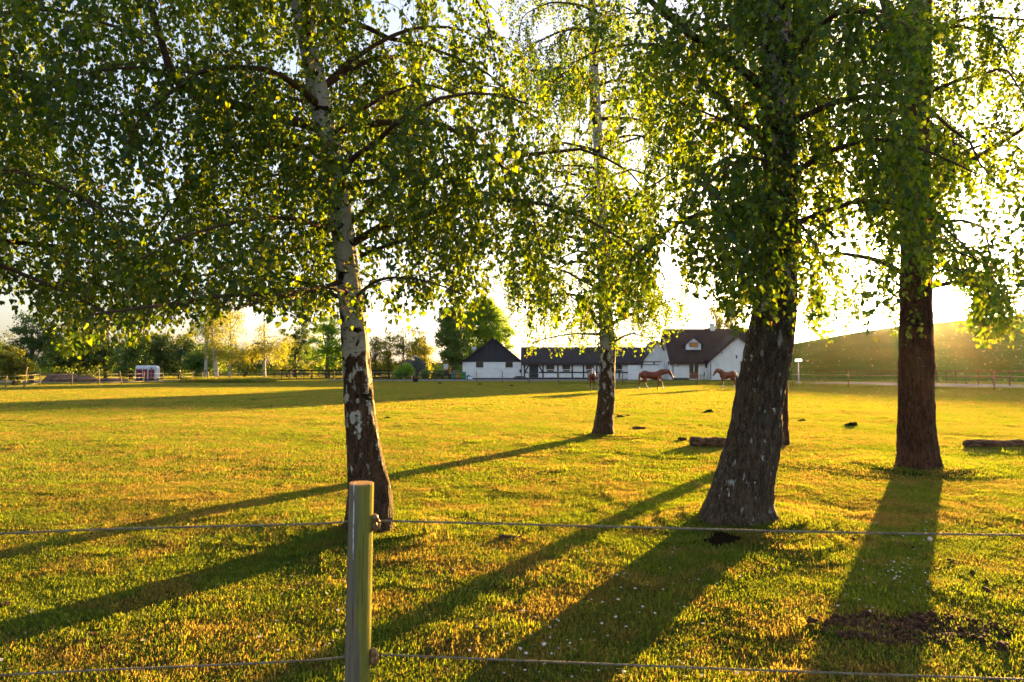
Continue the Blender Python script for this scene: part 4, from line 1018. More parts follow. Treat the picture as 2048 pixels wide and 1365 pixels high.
# left gable end: trellis window and lamps
mb = MB(); xg = hx0 - .03
mb.box(xg - .02, xg, D0 + 2.2, D0 + 4.3, .5, 2.6); gwn = mb.build('window', M_WPAINT, fh)
mb = MB()
for k in range(5): mb.box(xg - .06, xg - .022, D0 + 2.2 + k * .5, D0 + 2.26 + k * .5, .5, 2.6)
mb.build('window_bars', M_GALV, gwn)
MB().box(xg - .02, xg, D0 + 3.6, D0 + 4.6, 4.3, 5.5).build('window', M_GALV, fh)
for dy in (1.0, 6.8):
    mb = MB(); mb.tube([(xg - .2, D0 + dy, 2.7), (xg - .2, D0 + dy, 2.62), (xg - .2, D0 + dy, 2.6), (xg - .2, D0 + dy, 2.2), (xg - .2, D0 + dy, 2.1)], [.02, .16, .13, .08, .02], 6); mb.box(xg - .2, xg, D0 + dy - .02, D0 + dy + .02, 2.25, 2.3); mb.build('wall_lantern', M_METAL, fh)
# ------------------------------------------------------------------ fences
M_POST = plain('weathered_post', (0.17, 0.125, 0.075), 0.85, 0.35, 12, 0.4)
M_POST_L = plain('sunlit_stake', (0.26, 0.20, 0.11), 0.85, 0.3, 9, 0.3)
M_ROPE = plain('twisted_rope', (0.20, 0.17, 0.13), 0.8, 0.35, 60, 0.6)
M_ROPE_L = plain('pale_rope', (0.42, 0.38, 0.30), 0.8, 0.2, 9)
M_RAIL = plain('brown_rail', (0.10, 0.055, 0.035), 0.8, 0.3, 6)
M_DRAIL = plain('dark_rail', (0.025, 0.020, 0.018), 0.75, 0.4, 6)
M_WRAIL = plain('grey_rail', (0.22, 0.20, 0.17), 0.85, 0.3, 6)

# rope fence round the paddock: (px, base y, top y, lean px)
posts = [(-60, 778, 738, 0), (10, 778, 752, 6), (47, 777, 735, 12), (80, 771, 741, 1), (144, 770.5, 743, 1), (199, 770, 738, -3), (244, 769, 742, -8), (286, 767.5, 744, 4), (325.5, 766.5, 744, 1), (357, 766, 743, 6), (385, 765, 743, 1), (438, 764.5, 746, 0), (478, 764, 747, 0), (560, 763.5, 745, 0), (640, 763, 745, 0), (785, 762.5, 743, 0), (830, 763, 741, 0), (870.5, 763, 739, 0), (908.5, 764, 741, 0),
         (953.5, 764.8, 742, -1), (1004.5, 766.2, 743, 0), (1058.5, 768, 744, 0), (1117, 768.6, 744, 0), (1176, 769, 743, 0), (1245, 770, 741.5, 0), (1318, 770.5, 742, 0), (1396, 770.6, 738.5, 0), (1485, 771.5, 741, 0), (1585, 773, 742, 0), (1697, 775, 742.5, 0), (1835, 777.5, 742.5, 0), (1988.5, 781.5, 743, 0), (2150, 786, 743.5, 0)]
q0 = G(posts[0][0], posts[0][1])
rfn = empty('rope_fence', (q0.x, q0.y, 0), 'far rope fence on thin leaning stakes running round the back of the paddock', 'fence')
tops = []
for px, by, ty, ln_ in posts:
    b = G(px, by); t = P(px + ln_ * .6, ty, b.y); h = t.z
    r = 0.055 if by > 766 or px < 400 else 0.035
    mb = MB(); mb.tube([(b.x, b.y, -.1), (b.x + (t.x - b.x) * .5, b.y, h * .5), (t.x, b.y, h - .02), (t.x, b.y, h)], [r, r, r * .95, r * .7], 8)
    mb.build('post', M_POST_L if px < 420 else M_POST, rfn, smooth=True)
    tops.append((b, t, h))
for k, fr in enumerate((0.88, 0.55, 0.20)):
    mb = MB()
    for i in range(len(tops) - 1):
        if k == 2 and not (posts[i][0] < 400): continue
        (b0_, t0_, h0_), (b1_, t1_, h1_) = tops[i], tops[i + 1]
        f0, f1 = 1.22 * fr, 1.22 * fr
        a = Vector((b0_.x + (t0_.x - b0_.x) * fr, b0_.y - .05, min(f0, h0_ * .96 * (1 if k == 0 else .7)))); c_ = Vector((b1_.x + (t1_.x - b1_.x) * fr, b1_.y - .05, min(f1, h1_ * .96 * (1 if k == 0 else .7))))
        m_ = a.lerp(c_, .5) - Vector((0, 0, .03))
        rr_ = 0.011 if posts[i][0] < 440 else 0.008
        mb.tube([a, m_, c_], rr_, 5)
    mb.build('rope', M_ROPE_L, rfn, smooth=True)

def rail_fence(name, label, line, hs, mat, pr=.07, rt=.05, rh=.12, spacing=None, npost=None, extra=None, group=None):
    a, b = line[0], line[-1]
    root = empty(name, (a.x, a.y, 0), label, 'fence', group)
    L_ = sum((line[i + 1] - line[i]).length for i in range(len(line) - 1))
    def at(s):
        for i in range(len(line) - 1):
            l = (line[i + 1] - line[i]).length
            if s <= l + 1e-6: return line[i].lerp(line[i + 1], s / l)
            s -= l
        return line[-1].copy()
    n = npost or int(L_ / spacing) + 1
    pp = [at(L_ * i / (n - 1)) for i in range(n)]
    for i, q in enumerate(pp):
        g_ = random.uniform(-.02, .02)
        MB().bar((q.x, q.y, -.1), (q.x + g_, q.y, hs[0] + .06), pr * 1.4, pr * 1.4, up=(0, 1, 0)).build('post', mat, root)
    for h in hs:
        mb = MB()
        for i in range(n - 1):
            o_ = Vector((0, -pr - .02, h)); mb.bar(pp[i] + o_, pp[i + 1] + o_, rt, rh)
        mb.build('rail', mat, root)
    return root
ln1 = [P(1572, 757.5, 118), P(1660, 758, 104), P(1760, 760, 93), P(1871, 765, 80), P(1950, 768, 70), P(2080, 774, 60), P(2200, 774, 54)]
for v in ln1: v.z = 0
rail_fence('rail_fence', 'long brown two-rail wooden fence along the foot of the green hill', ln1, (1.36, 0.78), M_RAIL, .06, .045, .11, spacing=2.5)
lnb = [Vector((X(1570, 126), 126, 0)), Vector((X(1650, 110), 110, 0)), Vector((X(1672, 103), 103, 0))]
rail_fence('rail_fence', 'short grey rail fence behind the brown one under the hill', lnb, (1.35, 0.95), M_WRAIL, .05, .04, .09, spacing=3.2)
ln2 = [Vector((X(534, 103), 103, 0)), Vector((X(682, 101), 101, 0)), Vector((X(777, 100), 100, 0))]
rail_fence('rail_fence', 'black-brown three-rail fence behind the white birch trunk', ln2, (1.30, 0.85, 0.40), M_DRAIL, .065, .05, .10, npost=17)
ln3 = [Vector((X(560, 116), 116, 0)), Vector((X(700, 116), 116, 0)), Vector((X(800, 112), 112, 0))]
rail_fence('rail_fence', 'second dark fence standing a little behind the black-brown one', ln3, (1.35, 0.8), M_DRAIL, .06, .05, .10, npost=13)
ln4 = [Vector((X(786, 104), 104, 0)), Vector((X(796, 104), 104, 0))]
rail_fence('rail_fence', 'short pale two-rail stub at the right end of the dark fence', ln4, (1.30, 0.85), M_POST_L, .06, .05, .13, npost=2)
ln5 = [Vector((X(806, 112), 112, 0)), Vector((X(862, 113), 113, 0)), Vector((X(925, 114), 114, 0))]
rail_fence('rail_fence', 'weathered grey fence between the grey-blue bush and the barn', ln5, (1.30, 0.75), M_WRAIL, .06, .05, .11, npost=8)

# wooden gate frame by the small birches
Dg = 84.0
gt = empty('gate_frame', (X(410, Dg), Dg, 0), 'small wooden gate frame with a diagonal brace in the long grass', 'gate')
for a in (405, 416.5): MB().bar((X(a, Dg), Dg, -.1), (X(a, Dg), Dg, Z(745, Dg) + .02), .12, .12, up=(0, 1, 0)).build('post', M_POST_L, gt)
MB().bar((X(404, Dg), Dg - .09, Z(745, Dg)), (X(417.5, Dg), Dg - .09, Z(744.4, Dg)), .05, .14).build('rail', M_POST_L, gt)
MB().bar((X(407, Dg), Dg - .09, Z(759, Dg)), (X(415.5, Dg), Dg - .09, Z(747, Dg)), .05, .10).build('brace', M_POST_L, gt)

# ------------------------------------------------------------------ near rope fence
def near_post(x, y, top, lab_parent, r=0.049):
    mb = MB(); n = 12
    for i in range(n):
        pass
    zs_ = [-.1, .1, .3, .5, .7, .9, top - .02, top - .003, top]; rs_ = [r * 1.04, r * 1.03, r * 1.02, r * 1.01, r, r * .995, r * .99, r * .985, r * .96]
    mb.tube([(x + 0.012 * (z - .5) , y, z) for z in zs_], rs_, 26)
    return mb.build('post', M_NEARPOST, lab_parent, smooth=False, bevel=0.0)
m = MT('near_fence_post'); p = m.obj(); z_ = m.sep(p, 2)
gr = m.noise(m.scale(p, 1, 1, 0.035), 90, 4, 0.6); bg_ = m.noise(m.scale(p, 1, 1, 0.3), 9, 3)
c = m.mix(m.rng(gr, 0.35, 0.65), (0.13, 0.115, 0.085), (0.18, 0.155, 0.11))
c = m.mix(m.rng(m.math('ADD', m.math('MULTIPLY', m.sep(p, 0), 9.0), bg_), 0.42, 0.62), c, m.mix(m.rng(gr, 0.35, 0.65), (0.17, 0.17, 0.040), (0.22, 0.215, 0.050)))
ck = m.noise(m.scale(p, 1, 1, 0.02, (4, 2, 0)), 130, 2, 0.5)
c = m.mix(m.rng(ck, 0.64, 0.70), c, (0.05, 0.04, 0.025))
c = m.mix(m.rng(m.noise(m.scale(p, 1, 1, 0.6), 30, 4, 0.7), 0.60, 0.72, 0, 0.6), c, (0.10, 0.10, 0.05))
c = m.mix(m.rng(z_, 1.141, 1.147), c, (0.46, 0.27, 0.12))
drip = m.math('MULTIPLY', m.math('MULTIPLY', m.rng(m.math('ABSOLUTE', m.math('ADD', m.math('SUBTRACT', m.sep(p, 0), -0.012), m.math('MULTIPLY', m.math('SUBTRACT', m.noise(m.scale(p, 0, 0, 1), 6, 2), 0.5), 0.012))), 0.0008, 0.0022, 1, 0), m.math('LESS_THAN', m.sep(p, 1), 0.0)),
              m.math('MULTIPLY', m.rng(m.noise(m.scale(p, 0, 0, 1), 13, 3), 0.40, 0.5), m.math('GREATER_THAN', z_, 0.86)))
c = m.mix(drip, c, (0.75, 0.76, 0.74))
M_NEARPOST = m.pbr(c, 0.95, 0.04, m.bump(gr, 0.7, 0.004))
Dp = 2.72
pxx = X(721, Dp)
nf = empty('wire_fence', (pxx, Dp, 0), 'nearest fence, a round wooden post carrying two twisted ropes', 'fence')
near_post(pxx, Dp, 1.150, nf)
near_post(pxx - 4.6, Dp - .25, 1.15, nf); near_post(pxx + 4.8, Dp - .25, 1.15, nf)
M_INS = plain('brown_insulator', (0.20, 0.10, 0.035), 0.4, 0.3, 30, 0.2, 0.5)
mr = MT('near_rope'); p = mr.obj()
sx2 = mr.math('ADD', mr.math('MULTIPLY', mr.sep(p, 0), 95.0), mr.math('MULTIPLY', mr.sep(p, 2), 160.0)); st_ = mr.rng(mr.math('FRACT', sx2), 0.1, 0.5)
M_NROPE = mr.pbr(mr.mix(mr.rng(mr.noise(p, 25, 4), .4, .6), mr.mix(st_, (0.07, 0.055, 0.04), (0.22, 0.18, 0.13)), (0.27, 0.23, 0.17)), 0.7, 0.3, mr.bump(st_, 0.8, 0.003))
def twisted(mb, pts, r):                                    # three strands wound round each other
    path = smooth_path(pts, 200)
    L = 0; acc = [0]
    for i in range(1, len(path)): L += (path[i] - path[i - 1]).length; acc.append(L)
    n = int(L / 0.012); S_ = np.linspace(0, L, n); xs = [np.interp(S_, acc, [q[k] for q in path]) for k in range(3)]
    for s in range(3):
        ph = s * 2 * PI / 3
        w_ = 2 * PI / 0.055
        mb.tube([(xs[0][i], xs[1][i] + math.sin(S_[i] * w_ + ph) * r * .62, xs[2][i] + math.cos(S_[i] * w_ + ph) * r * .62) for i in range(n)], r * .62, 5)
for k, (zc, zl, zr_, sag) in enumerate(((0.995, 0.99, 1.0, 0.015), (0.475, 0.48, 0.45, 0.02))):
    xi = pxx + 0.060
    mb = MB()
    mb.tube([(pxx + .03, Dp, zc), (xi + .004, Dp, zc)], [.006, .006], 8)
    mb.tube([(xi, Dp, zc + .032), (xi, Dp, zc + .026), (xi, Dp, zc + .012), (xi, Dp, zc + .003), (xi, Dp, zc - .003), (xi, Dp, zc - .014), (xi, Dp, zc - .028), (xi, Dp, zc - .034)], [.007, .014, .016, .011, .011, .016, .014, .007], 14)
    mb.tube([(xi + .012, Dp - .006, zc + .02), (xi + .022, Dp - .012, zc + .002), (xi + .018, Dp - .008, zc - .02), (xi + .004, Dp - .016, zc - .03)], [.004, .006, .006, .004], 6)
    mb.build('insulator', M_INS, nf, smooth=True)
    mb = MB()
    zb = zc + .004
    twisted(mb, [(pxx - 4.6, Dp - .31, zl + .03), (pxx - 2.4, Dp - .2, zl - .01 - sag), (pxx - .9, Dp - .12, zb - .003), (pxx - .12, Dp - .035, zb), (pxx + .0, Dp + .055, zb + .002), (xi, Dp + .014, zb), (xi + .10, Dp + .0, zb), (xi + .9, Dp - .05, zb - sag * .6), (xi + 2.2, Dp - .13, zb - sag * 1.3), (pxx + 4.8, Dp - .30, zr_ + .0)], .0037)
    mb.build('rope', M_NROPE, nf, smooth=True)

# ------------------------------------------------------------------ logs, stump pieces, dung and clods
m = MT('dead_wood'); p = m.obj()
wn_ = m.noise(m.scale(p, 0.35, 1, 1), 18, 5, 0.7, 0.5)
M_LOG = m.pbr(m.mix(m.rng(wn_, .38, .62), (0.05, 0.028, 0.018), (0.22, 0.12, 0.075)), 0.9, 0.15, m.bump(wn_, 1.0, 0.03))
def log(label, px0, px1, py, r, seed, name='log'):
    a, b = G(px0, py), G(px1, py); rr = random.Random(seed)
    root = (a + b) / 2; n = 40
    V, seg = [], 22
    for i in range(n):
        t = i / (n - 1); c_ = a.lerp(b, t); rad = r * (1 + .22 * mnoise.noise(Vector((t * 5, seed, 0)))) * (1 - .25 * t)
        if i == 0 or i == n - 1: rad *= .55
        for s in range(seg):
            an = 2 * PI * s / seg
            q = rad * (1 + .30 * mnoise.noise(Vector((t * 9, math.cos(an) * 1.6 + seed, math.sin(an) * 1.6))) + .12 * mnoise.noise(Vector((t * 30, math.cos(an) * 6, math.sin(an) * 6 + seed))))
            V.append((c_.x - root.x + .02 * math.sin(t * 9), c_.y - root.y + math.cos(an) * q, max(-.03, r * .75 + math.sin(an) * q + .04 * r * math.sin(t * 8 + seed)) + float(gz(c_.x, c_.y))))
    fl, sz = [], []
    for i in range(n - 1):
        for s in range(seg): fl += [i * seg + s, i * seg + (s + 1) % seg, (i + 1) * seg + (s + 1) % seg, (i + 1) * seg + s]; sz.append(4)
    fl += list(range(seg - 1, -1, -1)); sz.append(seg); fl += list(range((n - 1) * seg, n * seg)); sz.append(seg)
    o = np_mesh(name, V, fl, sz, M_LOG, smooth=True); o.location = root
    tag(o, label, 'log', 'fallen logs on the grass')
    return o
log('thick rotten log lying left of the leaning birch trunk', 1380, 1462, 893, 0.115, 3)
log('long dark log lying in the grass right of the furrowed birch', 1928, 2110, 894, 0.085, 8)
log('short broken branch piece in the foreground between the post and the leaning birch', 998, 1042, 1080, 0.026, 12)
log('small chunk of wood in the grass just left of the thick rotten log', 1356, 1372, 882, 0.045, 15)
log('small broken branch lying right of the slim middle birch', 1265, 1290, 860, 0.045, 17)
m = MT('dark_dung'); p = m.obj(); M_DUNG = m.pbr(m.mix(m.rng(m.noise(p, 25, 4), .4, .6), (0.014, 0.04, 0.008), (0.04, 0.085, 0.016)), 0.95, 0.1, m.bump(m.noise(p, 30, 3), 1, .02))
M_SOIL = plain('brown_soil', (0.075, 0.030, 0.016), 0.95, 0.5, 20, 1.0)
def heap(name, label, cat, x, y, r, h, mat, seed, group, nb=16, leafy_=False):
    bm = bmesh.new(); rr = random.Random(seed); g0 = float(gz(x, y))
    for k in range(nb):
        a = rr.uniform(0, 2 * PI); d = r * rr.random() ** .7; q = rr.uniform(.25, .45) * r
        M_ = Matrix.Translation((math.cos(a) * d, math.sin(a) * d, g0 + h * (1 - d / r) * rr.uniform(.4, .9))) @ Matrix.Rotation(rr.uniform(0, 6), 4, 'Z') @ Matrix.Diagonal((q, q * .8, q * .55, 1))
        bmesh.ops.create_icosphere(bm, subdivisions=2, radius=1, matrix=M_)
    for v in bm.verts:
        v.co += Vector((mnoise.noise(v.co * 30 / max(r, .1) * .2 + Vector((seed, 0, 0))), mnoise.noise(v.co * 25), mnoise.noise(v.co * 35))) * r * .10
        v.co.z = max(v.co.z, g0 - .02)
    if leafy_:
        for k in range(50):
            a = rr.uniform(0, 2 * PI); b = rr.uniform(.3, 1.3); L = r * rr.uniform(.5, .9); q = Vector((math.cos(a) * math.cos(b), math.sin(a) * math.cos(b), math.sin(b)))
            c0 = Vector((rr.uniform(-.4, .4) * r, rr.uniform(-.4, .4) * r, g0)); s_ = Vector((-math.sin(a), math.cos(a), 0)) * r * .10
            vs = [bm.verts.new(c0 - s_ * .5), bm.verts.new(c0 + s_ * .5), bm.verts.new(c0 + q * L * .6 + s_), bm.verts.new(c0 + q * L), bm.verts.new(c0 + q * L * .6 - s_)]
            bm.faces.new(vs)
    me = bpy.data.meshes.new(name); bm.to_mesh(me); bm.free(); me.materials.append(mat)
    o = bpy.data.objects.new(name, me); C.objects.link(o); o.location = (x, y, 0)
    return tag(o, label, cat, group)
GW = 'dark weed clumps dotted over the paddock'
for i, (px, py, hp, lab) in enumerate([(1705, 853, 17, 'largest dark weed clump, left of the furrowed birch trunk'), (1419, 825, 12, 'dark weed clump above the rotten log'), (1605, 843, 10, 'dark weed clump right of the leaning birch trunk'),
                                    (1240, 835, 11, 'dark weed clump right of the slim middle birch'), (1256, 832, 6, 'tiny weed clump beside the one right of the slim birch'), (775, 838, 9, 'dark weed clump right of the white birch trunk'), (1400, 852, 6, 'small dark weed clump just above the rotten log'),
                                    (1108, 967, 9, 'dark weed clump below the slim birch shadow'), (880, 768, 7, 'low mound of dark weeds near the plastic tub'), (960, 770, 6, 'dark weed clump in the house shade below the barn'), (1023, 773, 6, 'dark weed clump in the shade below the stable door')]):
    q = G(px, py); heap('weed_clump', lab, 'weeds', q.x, q.y, hp * q.y / F * .8, hp * q.y / F * .45, M_DUNG, 60 + i, GW, 14, True)
GD = 'brown clods of earth in the foreground grass'
for i, (px, py, r, lab) in enumerate([(182, 1278, .05, 'upper brown clod of the pair near the left edge'), (165, 1292, .055, 'lower brown clod of the pair near the left edge'), (206, 1300, .045, 'flat brown clod just right of the pair near the left edge'), (8, 1215, .06, 'reddish clod at the left picture edge in the tree shadow'),
                                      (268, 1332, .035, 'small lone clod below the lower rope at left'), (135, 1195, .03, 'tiny reddish clod above the long shadow at left'), (2000, 1297, .07, 'dark clod at the lower right beside the bare soil'), (1905, 1125, .05, 'brown clod right of the furrowed birch shadow')]):
    q = G(px, py); heap('earth_clod', lab, 'clod', q.x, q.y, r, r * .7, M_SOIL, 80 + i, GD, 10)
# bare soil patch with loose crumbs
mb = MB(); n = 40
pts = []
for k in range(n):
    a = 2 * PI * k / n; q = 1 + .16 * math.sin(a * 3 + 1) + .10 * math.sin(a * 7) + .07 * math.sin(a * 11 + 2)
    pts.append((SOIL.x + .05 + .52 * q * math.cos(a), SOIL.y + .21 * q * math.sin(a)))
V = [(SOIL.x + .05, SOIL.y, float(gz(SOIL.x, SOIL.y)) + .006)]; rings = 8
for j in range(1, rings + 1):
    for (x, y) in pts:
        xx, yy = SOIL.x + .05 + (x - SOIL.x - .05) * j / rings, SOIL.y + (y - SOIL.y) * j / rings
        V.append((xx, yy, float(gz(xx, yy)) + .006 + .016 * mnoise.noise(Vector((xx * 14, yy * 14, 0))) * (j < rings)))
fl, sz = [], []
for k in range(n): fl += [0, 1 + k, 1 + (k + 1) % n]; sz.append(3)
for j in range(rings - 1):
    for k in range(n): fl += [1 + j * n + k, 1 + (j + 1) * n + k, 1 + (j + 1) * n + (k + 1) % n, 1 + j * n + (k + 1) % n]; sz.append(4)
tag(np_mesh('bare_soil', V, fl, sz, M_SOIL, smooth=True), kind='structure')
bm = bmesh.new(); rr = random.Random(5)
for k in range(360):
    if k < 330: a = rr.uniform(0, 2 * PI); d = rr.random() ** .6; x, y = SOIL.x + .05 + .62 * d * math.cos(a), SOIL.y + .26 * d * math.sin(a)
    else:
        q = G(rr.gauss(1900, 130), rr.gauss(1140, 60)); x, y = q.x, q.y
    r = rr.uniform(.005, .020) * (1.5 if rr.random() < .12 else 1)
    bmesh.ops.create_icosphere(bm, subdivisions=1, radius=1, matrix=Matrix.Translation((x, y, float(gz(x, y)) + .010 + r * .3)) @ Matrix.Rotation(rr.uniform(0, 6), 4, (rr.random(), rr.random(), 1)) @ Matrix.Diagonal((r * 1.2, r, r * .8, 1)))
me = bpy.data.meshes.new('soil_crumbs'); bm.to_mesh(me); bm.free(); me.materials.append(M_SOIL)
o = bpy.data.objects.new('soil_crumbs', me); C.objects.link(o); tag(o, 'loose reddish crumbs of earth on the bare patch', 'soil', kind='stuff')
# the dug hole at the foot of the leaning birch
m = MT('hole_earth'); p = m.obj(); m.pbr(m.mix(m.noise(p, 40, 4), (0.008, 0.006, 0.005), (0.04, 0.025, 0.016)), 1.0, 0.0, m.bump(m.noise(p, 40, 4), 1, .02))
mb = MB(); ringp = []
V, fl, sz = [], [], []
for j in range(7):
    t = 1 - j / 6
    for k in range(24):
        a = 2 * PI * k / 24; q = t * (1 + .12 * math.sin(3 * a)); x, y = HOLE.x + .30 * q * math.cos(a), HOLE.y + .36 * q * math.sin(a)
        V.append((x, y, float(gz(x, y)) + .008))
for j in range(6):
    for k in range(24): fl += [j * 24 + k, j * 24 + (k + 1) % 24, (j + 1) * 24 + (k + 1) % 24, (j + 1) * 24 + k]; sz.append(4)
tag(np_mesh('dug_hole', V, fl, sz, m.mat, smooth=True), kind='structure')
# dandelion clock
q = G(1862, 1110); gq = float(gz(q.x, q.y))
dn = empty('dandelion', (q.x, q.y, gq), 'single glowing dandelion seed head on a bare stalk under the upper rope', 'flower')
MB().tube([(q.x, q.y, gq), (q.x - .004, q.y, gq + .07), (q.x - .006, q.y, gq + .135)], [.0025, .002, .002], 6).build('stalk', plain('dandelion_stalk', (0.2, 0.16, 0.05)), dn, smooth=True)
mb = MB(); rr = random.Random(9); hc = Vector((q.x - .006, q.y, gq + .14))
for k in range(160):
    d = Vector((rr.gauss(0, 1), rr.gauss(0, 1), rr.gauss(0, 1))).normalized(); e = hc + d * .020
    u = d.orthogonal().normalized() * .005; v = d.cross(u).normalized() * .005
    mb.poly([hc, hc + d * .02 + u * .06, hc + d * .02 - u * .06]); mb.poly([e + u, e + v, e - u, e - v])
mb.build('seed_head', M_PETAL, dn)

# midges dancing in the low sun
m = MT('midge_wing'); M_MIDGE = m.leaf((0.7, 0.65, 0.55), (0.9, 0.8, 0.6), 0.7, 0.05)
mb = MB(); rr = random.Random(4)
for k in range(1100):
    px, py, D = rr.uniform(1500, 2150), rr.uniform(655, 800), rr.uniform(9, 34)
    if rr.random() < .25: px = rr.gauss(1950, 90); py = rr.gauss(700, 35)
    c_ = P(px, py, D)
    if c_.z < .1: continue
    s_ = rr.uniform(.008, .017); a = Vector((rr.gauss(0, 1), rr.gauss(0, 1), rr.gauss(0, 1))).normalized(); b = a.orthogonal().normalized()
    mb.poly([c_, c_ + a * s_ + b * s_ * .4, c_ + a * s_ * 1.2]); mb.poly([c_, c_ - a * s_ * .9 + b * s_ * .5, c_ - a * s_ * 1.1])
tag(mb.build('midge_swarm', M_MIDGE), 'swarm of tiny backlit insects in front of the hill', 'insects', kind='stuff')

# ------------------------------------------------------------------ yard things
Dl = 76.0; xl = X(1597, Dl)
fl_ = empty('work_light', (xl, Dl, 0), 'pair of bright floodlights on a short galvanised pole by the path', 'floodlight')
MB().tube([(xl, Dl, 0), (xl, Dl, .12), (xl, Dl, .14)], [.26, .24, .10], 16).build('base', M_GALV, fl_, smooth=True)
MB().tube([(xl, Dl, .1), (xl, Dl, 1.2), (xl, Dl, Z(722, Dl))], [.08, .07, .03], 10).build('pole', M_GALV, fl_, smooth=True)
MB().box(xl - .36, xl + .36, Dl - .03, Dl + .03, Z(724, Dl) , Z(723, Dl)).build('crossbar', M_METAL, fl_)
m = MT('floodlight_glass'); M_FLOOD = m.pbr((0.9, 0.85, 0.75), 0.3, 0.5, emit=(1.0, 0.86, 0.66), es=2.2)
for s in (-1, 1):
    h_ = MB().box(xl + s * .20 - .17, xl + s * .20 + .17, Dl - .06, Dl + .06, Z(723, Dl), Z(718.5, Dl)).build('lamp_head', M_GALV, fl_)
    MB().box(xl + s * .20 - .15, xl + s * .20 + .15, Dl - .075, Dl - .062, Z(722.6, Dl), Z(718.9, Dl)).build('lamp_glass', M_FLOOD, h_)

def bin_(label, px, D, w_, h_, mat, grp='wheelie bins beside the barn'):
    x = X(px, D); root = empty('wheelie_bin', (x, D, 0), label, 'bin', grp)
    mb = MB(); b_ = [(-w_ * .40, -.25), (w_ * .40, -.25), (w_ * .40, .25), (-w_ * .40, .25)]; t_ = [(-w_ / 2, -.33), (w_ / 2, -.33), (w_ / 2, .33), (-w_ / 2, .33)]
    lo = [(x + a, D + c, .08) for a, c in b_]; hi = [(x + a, D + c, h_) for a, c in t_]
    mb.poly(lo[::-1]); mb.poly(hi)
    for i in range(4): mb.poly([lo[i], lo[(i + 1) % 4], hi[(i + 1) % 4], hi[i]])
    mb.build('body', mat, root)
    MB().prism([(D - .37, h_ + .003), (D + .37, h_ + .003), (D + .37, h_ + .10), (D - .30, h_ + .05)], x - w_ / 2 - .02, x + w_ / 2 + .02, 'x').build('lid', mat, root)
    for s in (-1, 1): MB().tube([(x + s * w_ * .30 - .03, D + .27, .12), (x + s * w_ * .30 + .03, D + .27, .12)], .12, 12).build('wheel', M_METAL, root)
bin_('dark teal wheelie bin, the left one beside the barn', 907, 104, .62, 1.05, plain('teal_plastic', (0.01, 0.09, 0.075), 0.5))
bin_('bright green wheelie bin close to the barn corner', 927.5, 104, .68, 1.02, plain('green_plastic', (0.02, 0.17, 0.05), 0.5))
# bags / tarpaulin beside it
def lump(name, label, cat, px, D, wx, wy, h, mats_, seed, group=None, mid=None):
    x = X(px, D); V, fl, sz, mi = [], [], [], []; n, mm = 28, 12; rr = random.Random(seed)
    for j in range(mm + 1):
        t = j / mm
        for k in range(n):
            a = 2 * PI * k / n; q = math.cos(t * PI / 2) ** .8 * (1 + .22 * mnoise.noise(Vector((math.cos(a) * 1.8 + seed, math.sin(a) * 1.8, t * 2))))
            V.append((wx * q * math.cos(a), wy * q * math.sin(a), h * math.sin(t * PI / 2) * (1 + .18 * mnoise.noise(Vector((math.cos(a) * 3, math.sin(a) * 3 + seed, t * 3)))) * (1 if j else 0)))
    for j in range(mm):
        for k in range(n): fl += [j * n + k, j * n + (k + 1) % n, (j + 1) * n + (k + 1) % n, (j + 1) * n + k]; sz.append(4)
    o = np_mesh(name, V, fl, sz, mats_, smooth=True); o.location = (x, D, 0)
    return tag(o, label, cat, group)
m = MT('blue_white_sheet'); p = m.obj(); M_TARP = m.pbr(m.mix(m.rng(m.noise(p, 2.6, 3), .48, .52), (0.05, 0.10, 0.22), (0.75, 0.78, 0.82)), 0.5, 0.4, m.bump(m.noise(p, 5, 4), 1, .05))
lump('plastic_sheet', 'crumpled blue and white plastic sheet by the green bin', 'sheet', 936.5, 104.5, .62, .4, .62, M_TARP, 4)
M_TARPB = plain('black_sheet', (0.02, 0.02, 0.022), 0.55, 0.3, 3, 0.8)
lump('tarpaulin_pile', 'low heap under a black tarpaulin between barn and stable', 'heap', 1040, 104.5, 1.15, .7, .48, M_TARPB, 9)
M_DIRT = plain('red_brown_earth', (0.16, 0.085, 0.055), 0.95, 0.45, 1.2, 1.0)
lump('dirt_mound', 'largest red-brown earth mound behind the left rope fence', 'mound', 125, 86, 2.3, 1.6, .95, M_DIRT, 14, 'earth mounds at the left')
lump('dirt_mound', 'middle lower earth mound right of the largest one', 'mound', 168, 85, 1.7, 1.2, .72, M_DIRT, 24, 'earth mounds at the left')
lump('dirt_mound', 'flat earth mound just left of the horse trailer', 'mound', 225, 88, 1.9, 1.2, .42, M_DIRT, 34, 'earth mounds at the left')
# black tub
m_tub = plain('black_rubber', (0.015, 0.016, 0.02), 0.6)
q = G(831, 764.5); mb = MB()
rt_ = .36
mb.tube([(q.x, q.y, 0), (q.x, q.y, .02), (q.x, q.y, .36), (q.x, q.y, .40), (q.x, q.y, .40), (q.x, q.y, .36), (q.x, q.y, .08)], [.24, .27, .34, rt_, .31, .30, .22], 20, cap=True)
o = mb.build('plastic_tub', m_tub, smooth=True); tag(o, 'black rubber feed tub by a thin stake on the lawn edge', 'tub')
